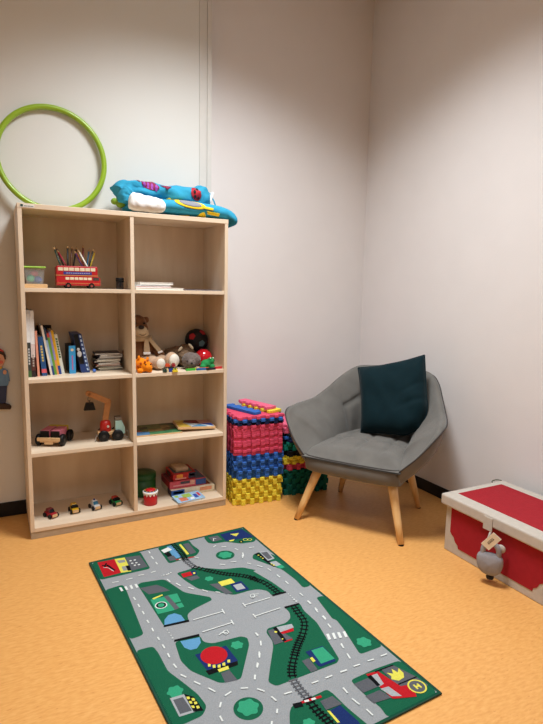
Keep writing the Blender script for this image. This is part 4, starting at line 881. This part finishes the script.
tri = [((226,196,80), [(-.098,-.074), (-.03,-.074), (-.06,.02)]), ((226,196,80), [(-.098,-.074), (-.06,.02), (-.098,.02)]), ((206,222,232), [(-.03,-.074), (.03,-.02), (-.06,.02)]), ((96,160,206), [(-.03,-.074), (.06,-.074), (.03,-.02)]), ((214,228,234), [(.06,-.074), (.098,-.074), (.03,-.02)]), ((30,66,150), [(.098,-.074), (.098,.0), (.03,-.02)]),
       ((206,150,140), [(.098,.0), (.03,.074), (.03,-.02)]), ((196,140,130), [(.098,.0), (.098,.074), (.03,.074)]), ((120,34,44), [(-.06,.02), (.03,-.02), (.03,.074)]), ((96,28,40), [(-.06,.02), (.03,.074), (-.04,.074)]), ((206,170,70), [(-.098,.02), (-.06,.02), (-.04,.074)]), ((226,206,120), [(-.098,.02), (-.04,.074), (-.098,.074)])]
for cl, P in tri:
    c_ = (sum(p[0] for p in P)/3, sum(p[1] for p in P)/3); P = [(p[0]+(c_[0]-p[0])*.04, p[1]+(c_[1]-p[1])*.04) for p in P]
    A = (P[1][0]-P[0][0])*(P[2][1]-P[0][1])-(P[2][0]-P[0][0])*(P[1][1]-P[0][1])
    b = MB(); b.prism(P if A > 0 else P[::-1], .0131, .0155); b.build('triangle_tile', mat('tri_%d_%d_%d' % cl, cl, .5), mz)
# --- bottom row, left: four little cars
def toycar(label, x, y, rz, body, roof, win, extra=None):
    t = thing('toy_car', label, 'toy car', (x, y, S0), R(rz), 'small wooden cars on the bottom shelf'); t.scale = (1.08, 1.08, 1.08)
    b = MB(); b.box(-.032, .030, -.015, .015, .006, .024); b.build('body', body, t, .003)
    b = MB(); b.hexa([(-.024,-.0135,.0242), (.012,-.0135,.0242), (.012,.0135,.0242), (-.024,.0135,.0242), (-.020,-.012,.040), (.002,-.012,.040), (.002,.012,.040), (-.020,.012,.040)]); b.build('cabin', roof, t, .002)
    b = MB(); b.hexa([(.0125,-.012,.0246), (.0135,-.012,.0246), (.0135,.012,.0246), (.0125,.012,.0246), (.0035,-.011,.037), (.0045,-.011,.037), (.0045,.011,.037), (.0035,.011,.037)]); b.build('windscreen', win, t)
    b = MB(); b.box(.0302, .034, -.0125, .0125, .007, .020); b.build('wooden_nose', M_wood, t, .001)
    for wx in (-.020, .020):
        for s in (-1, 1):
            wb = MB(); wb.cyl((wx, s*.0155, .0105), (wx, s*.0215, .0105), .0105, n=18); wb.build('wheel', M_blackp, t)
    if extra: extra(t)
    return t
C_red = mat('car_red', (170, 24, 40), .35); C_yel = mat('car_yellow', (222, 176, 30), .35); C_wh = mat('car_white', (222, 222, 220), .35); C_gr = mat('car_green', (24, 136, 72), .35); C_gl = mat('car_glass', (40, 110, 140), .3); C_r2 = mat('car_orange_red', (196, 60, 44), .35)
toycar('small red wooden car, leftmost on the bottom shelf', .100, .112, -62, C_red, mat('car_dark_red', (110, 18, 34), .35), M_blackp)
toycar('small yellow and black wooden car on the bottom shelf', .212, .128, -84, C_yel, C_yel, M_blackp, lambda t: MB().box(-.004, .016, -.0155, .0155, .0243, .0335).build('black_bonnet', M_blackp, t, .001))
def police(t):
    b = MB(); b.sph((-.008, 0, .043), (.004, .004, .005)); b.build('beacon', mat('beacon_blue', (30, 50, 150), .3), t)
    b = MB(); b.box(-.030, .0305, -.0153, .0153, .0135, .0165); b.build('blue_stripe', mat('stripe_blue', (40, 70, 140), .4), t)
toycar('small white wooden car with blue beacon on the bottom shelf', .315, .128, -76, C_wh, C_wh, C_gl, police)
toycar('small green and red wooden car, rightmost on the bottom shelf', .422, .138, -74, C_gr, C_r2, M_blackp, lambda t: MB().box(-.002, .018, -.0153, .0153, .0243, .0335).build('black_bonnet', M_blackp, t, .001))
# --- bottom row, right: tin, drum tin, game boxes, booklet
gt_ = thing('green_tin', 'dark green round storage tin at the back of the bottom right compartment', 'tin', (.592, .232, S0))
b = MB(); b.lathe([(0,0), (.068,0), (.069,.002), (.069,.094), (0,.094)], n=40); b.build('body', mat('tin_green', (20, 86, 30), .45, .06, 10), gt_)
b = MB(); b.lathe([(0,.0942), (.0705,.0942), (.071,.097), (.071,.118), (.068,.122), (.035,.124), (0,.1245)], n=40); b.build('lid', mat('tin_green_lid', (24, 82, 32), .4, .06, 10), gt_)
dr = thing('drum_tin', 'small red drum tin with white zigzag rim on the bottom shelf', 'tin', (.590, .070, S0))
b = MB(); b.lathe([(0,0), (.034,0), (.036,.003), (.036,.060), (.034,.062), (0,.062)], n=40); b.build('body', mat('drum_red', (190, 18, 32), .4), dr)
b = MB(); b.lathe([(.034,.0622), (.0395,.0622), (.040,.066), (.040,.072), (.036,.0745), (.033,.0745)], n=48)
n_ = 12
for k in range(n_):
    a0, a1 = 2*pi*k/n_, 2*pi*(k+1)/n_; am = (a0+a1)/2
    for (p, q, r_) in (((a0,.064), (a1,.064), (am,.050)),):
        i_ = [b.v((.0372*cos(a), .0372*sin(a), z)) for a, z in (p, q, r_)]; b.f(i_)
        mids = [b.v((.0384*cos(a), .0384*sin(a), z)) for a, z in (p, (am, .064), q, r_)]; b.f(mids)
b.build('zigzag_rim', M_white, dr)['label'] = 'white zigzag rim'
b = MB(); b.lathe([(.033,.0743), (.0355,.0750), (.027,.0765), (.026,.0743)], n=48); b.build('blue_ring', mat('drum_blue', (36, 60, 120), .4), dr)
b = MB()
for k in range(10): b.sph((.0295*cos(2*pi*k/10), .0295*sin(2*pi*k/10), .0768), (.004,.004,.0015), 0, 10, 6)
b.build('yellow_studs', mat('drum_yellow', (220, 180, 40), .4), dr)
b = MB(); b.lathe([(0,.0743), (.0255,.0743), (.0255,.079), (.020,.0815), (0,.082)], n=40); b.build('lid', mat('drum_red', (190, 18, 32), .4), dr)
def gamebox(name, label, x0, x1, y0, y1, z0, h, rz, lidm, sidem, decos):
    t = thing(name, label, 'game box', ((x0+x1)/2, (y0+y1)/2, z0), R(rz), 'game boxes stacked on the bottom shelf'); w_, d_ = (x1-x0)/2, (y1-y0)/2
    b = MB(); b.box(-w_+.0015, w_-.0015, -d_+.0015, d_-.0015, 0, h*.5); b.build('tray', sidem, t)
    b = MB(); b.box(-w_, w_, -d_, d_, h*.12, h); b.build('lid', lidm, t, .001)
    for nm, (face, a0, a1, c0, c1), mt_ in decos:
        b = MB()
        if face == 'f': b.box(-w_+a0, -w_+a1, -d_-.0007, -d_, c0, c1)
        elif face == 't': b.box(-w_+a0, -w_+a1, -d_+c0, -d_+c1, h, h+.0007)
        else: b.box(-w_-.0007, -w_, -d_+a0, -d_+a1, c0, c1)
        b.build(nm, mt_, t)
    return t
K = lambda n, *c: mat('print_'+n, c, .5, .15, 60)
M_ivory = K('ivory', 222, 208, 178)
gamebox('game_box', 'large flat ivory game box, lowest of the stacked games', .715, .968, .105, .305, S0, .038, 0, M_ivory, M_ivory,
    [('print_block', ('f', .0, .075, .004, .038), K('blue', 40, 84, 160)), ('print_block', ('f', .012, .066, .017, .030), K('sky', 130, 170, 214)), ('title_print', ('f', .165, .235, .014, .034), K('salmon', 214, 140, 104)), ('side_print', ('l', 0, .07, .004, .038), K('navy', 24, 30, 56)), ('cover_art', ('t', .02, .235, .02, .18), K('rust', 150, 76, 52))])
gamebox('game_box', 'pink and blue game box, second from the bottom of the stack', .712, .922, .125, .290, S0+.0388, .040, 0, K('pink', 206, 84, 104), K('pink', 206, 84, 104),
    [('blue_end', ('f', .150, .210, .005, .0375), K('blue2', 40, 78, 150)), ('title_print', ('f', .062, .115, .022, .036), K('darkgrey', 70, 66, 80)), ('print_block', ('f', .118, .144, .012, .038), K('skin', 226, 170, 150)), ('small_print', ('f', .02, .115, .012, .020), K('pale', 226, 150, 160)), ('side_print', ('l', 0, .165, .005, .0375), K('red2', 158, 28, 40)), ('cover_art', ('t', .0, .06, .01, .155), K('dkred', 110, 40, 44)), ('print_block', ('t', .15, .205, .01, .155), K('slate', 86, 106, 130))])
gamebox('game_box', 'red and navy game box, third in the stack of games', .735, .865, .135, .280, S0+.0796, .038, 0, K('red3', 184, 24, 34), K('red3', 184, 24, 34),
    [('navy_end', ('f', .088, .130, .005, .0375), K('navy2', 28, 32, 66)), ('title_print', ('f', .020, .055, .014, .034), K('gold', 224, 150, 60)), ('small_print', ('f', .012, .075, .006, .014), K('rose', 224, 150, 140)), ('small_print', ('f', .093, .126, .018, .030), K('pale2', 160, 160, 190)), ('side_print', ('l', .05, .12, .010, .034), K('dk', 60, 30, 34)), ('cover_art', ('t', .01, .12, .02, .135), K('teal', 70, 96, 96))])
bx = thing('card_box', 'small beige card box topmost on the stack of games', 'card box', (.795, .215, S0+.1184), R(4))
b = MB(); b.box(-.036, .036, -.045, .045, 0, .012); b.build('tray', K('beige', 190, 160, 130), bx, .002)
b = MB(); b.box(-.037, .037, -.046, .046, .0065, .020); b.build('lid', K('beige2', 204, 178, 148), bx, .003)
bkl = thing('picture_booklet', 'thin light blue picture booklet leaning against the lowest game box', 'booklet', (.800, .004, S0), R(8))
bkl.rotation_euler = (R(7), 0, R(8))
b = MB(); b.box(-.080, .080, 0, .088, 0, .0012, 0); b.box(-.080, .080, 0, .088, .0078, .009, 0); b.box(-.080, -.0785, 0, .088, .0012, .0078, 0)
for (a0, a1, c0, c1, k) in ((-.06, -.015, .01, .05, 1), (-.03, .02, .04, .08, 2), (.03, .05, .02, .06, 3), (.055, .07, .03, .07, 4), (-.07, -.05, .06, .082, 2), (.0, .022, .012, .03, 5)): b.box(a0, a1, c0, c1, .009, .0094, k)
b.build('cover', [K('ltblue', 150, 186, 214), K('orange', 206, 120, 90), K('grass', 150, 180, 80), K('royal', 40, 70, 160), K('rd', 190, 60, 70), M_white], bkl)
b = MB(); b.box(-.0783, .0785, .001, .087, .0013, .0077); b.build('pages', M_pages, bkl)

# ------------------------------------------------------------------ wooden figures on the left wall
def figure(label, x, z):
    t = thing('wall_figure', label, 'wall figure', (x, YL, z)); D = .014
    def pr(name, poly, y0, y1, m, par=t, bev=.002):
        A = sum(poly[i][0]*poly[(i+1)%len(poly)][1]-poly[(i+1)%len(poly)][0]*poly[i][1] for i in range(len(poly)))
        b = MB(); b.prism(poly if A > 0 else poly[::-1], -y1, -y0)
        for v in b.bm.verts: v.co = Vector((v.co.x, v.co.z, v.co.y))
        return b.build(name, m, par, bev)
    F = lambda n, *c: mat('fig_'+n, c, .5)
    skin, hair, red, blue, navy, brown, yel = F('skin', 226, 170, 140), F('hair', 46, 28, 26), F('red', 196, 60, 60), F('blue', 104, 146, 190), F('navy', 38, 54, 92), F('brown', 48, 28, 22), F('yellow', 226, 180, 60)
    pr('head', ell(0, .265, .044, .050, 24), 0, .014, skin)
    h_ = pr('hair', [(-.048,.262), (-.048,.285), (-.036,.308), (-.010,.319), (.022,.316), (.042,.300), (.049,.280), (.048,.262), (.042,.262), (.036,.284), (.010,.296), (-.024,.292), (-.041,.262)], 0, .017, hair)
    pr('cap_band', [(-.034,.310), (-.010,.322), (.022,.319), (.040,.304), (.036,.300), (.012,.312), (-.012,.314), (-.030,.304)], .002, .0175, red, t, .0005)
    for s in (-1, 1):
        pr('cheek', ell(s*.026, .249, .009, .009, 14), .014, .0155, F('cheek', 222, 110, 96), t, 0); pr('eye', ell(s*.017, .268, .004, .006, 10), .014, .0155, M_blackp, t, 0)
    pr('mouth', [(-.012,.240), (0,.235), (.012,.240), (0,.230)], .014, .0155, red, t, 0); pr('nose', ell(0, .256, .005, .005, 10), .014, .018, F('cheek', 222, 110, 96), t, 0)
    pr('shirt', [(-.052,.128), (.052,.128), (.056,.145), (.046,.212), (.020,.219), (-.020,.219), (-.046,.212), (-.056,.145)], 0, .013, blue)
    pr('neckerchief', [(-.024,.214), (.024,.214), (.032,.222), (.024,.226), (-.024,.226), (-.032,.222)], .002, .0165, yel)
    for s in (-1, 1):
        a_ = pr('sleeve', [(s*.040,.212), (s*.055,.205), (s*.062,.150), (s*.044,.150)], .002, .016, blue)
        pr('hand', ell(s*.040, .198, .009, .012, 14), .015, .019, skin, a_)
        pr('trouser_leg', [(s*.002,.040), (s*.040,.040), (s*.048,.128), (s*.002,.128)], 0, .0125, navy)
        sh_ = pr('shoe', [(s*.004,.010), (s*.058,.006), (s*.064,.018), (s*.056,.030), (s*.034,.038), (s*.006,.038)], 0, .019, brown)
    return t
figure('painted wooden figure in blue shirt and navy trousers on the wall left of the bookcase', -.112, .562)
figure('painted wooden figure hanging higher on the wall, only its shoe in view', -.150, .925)
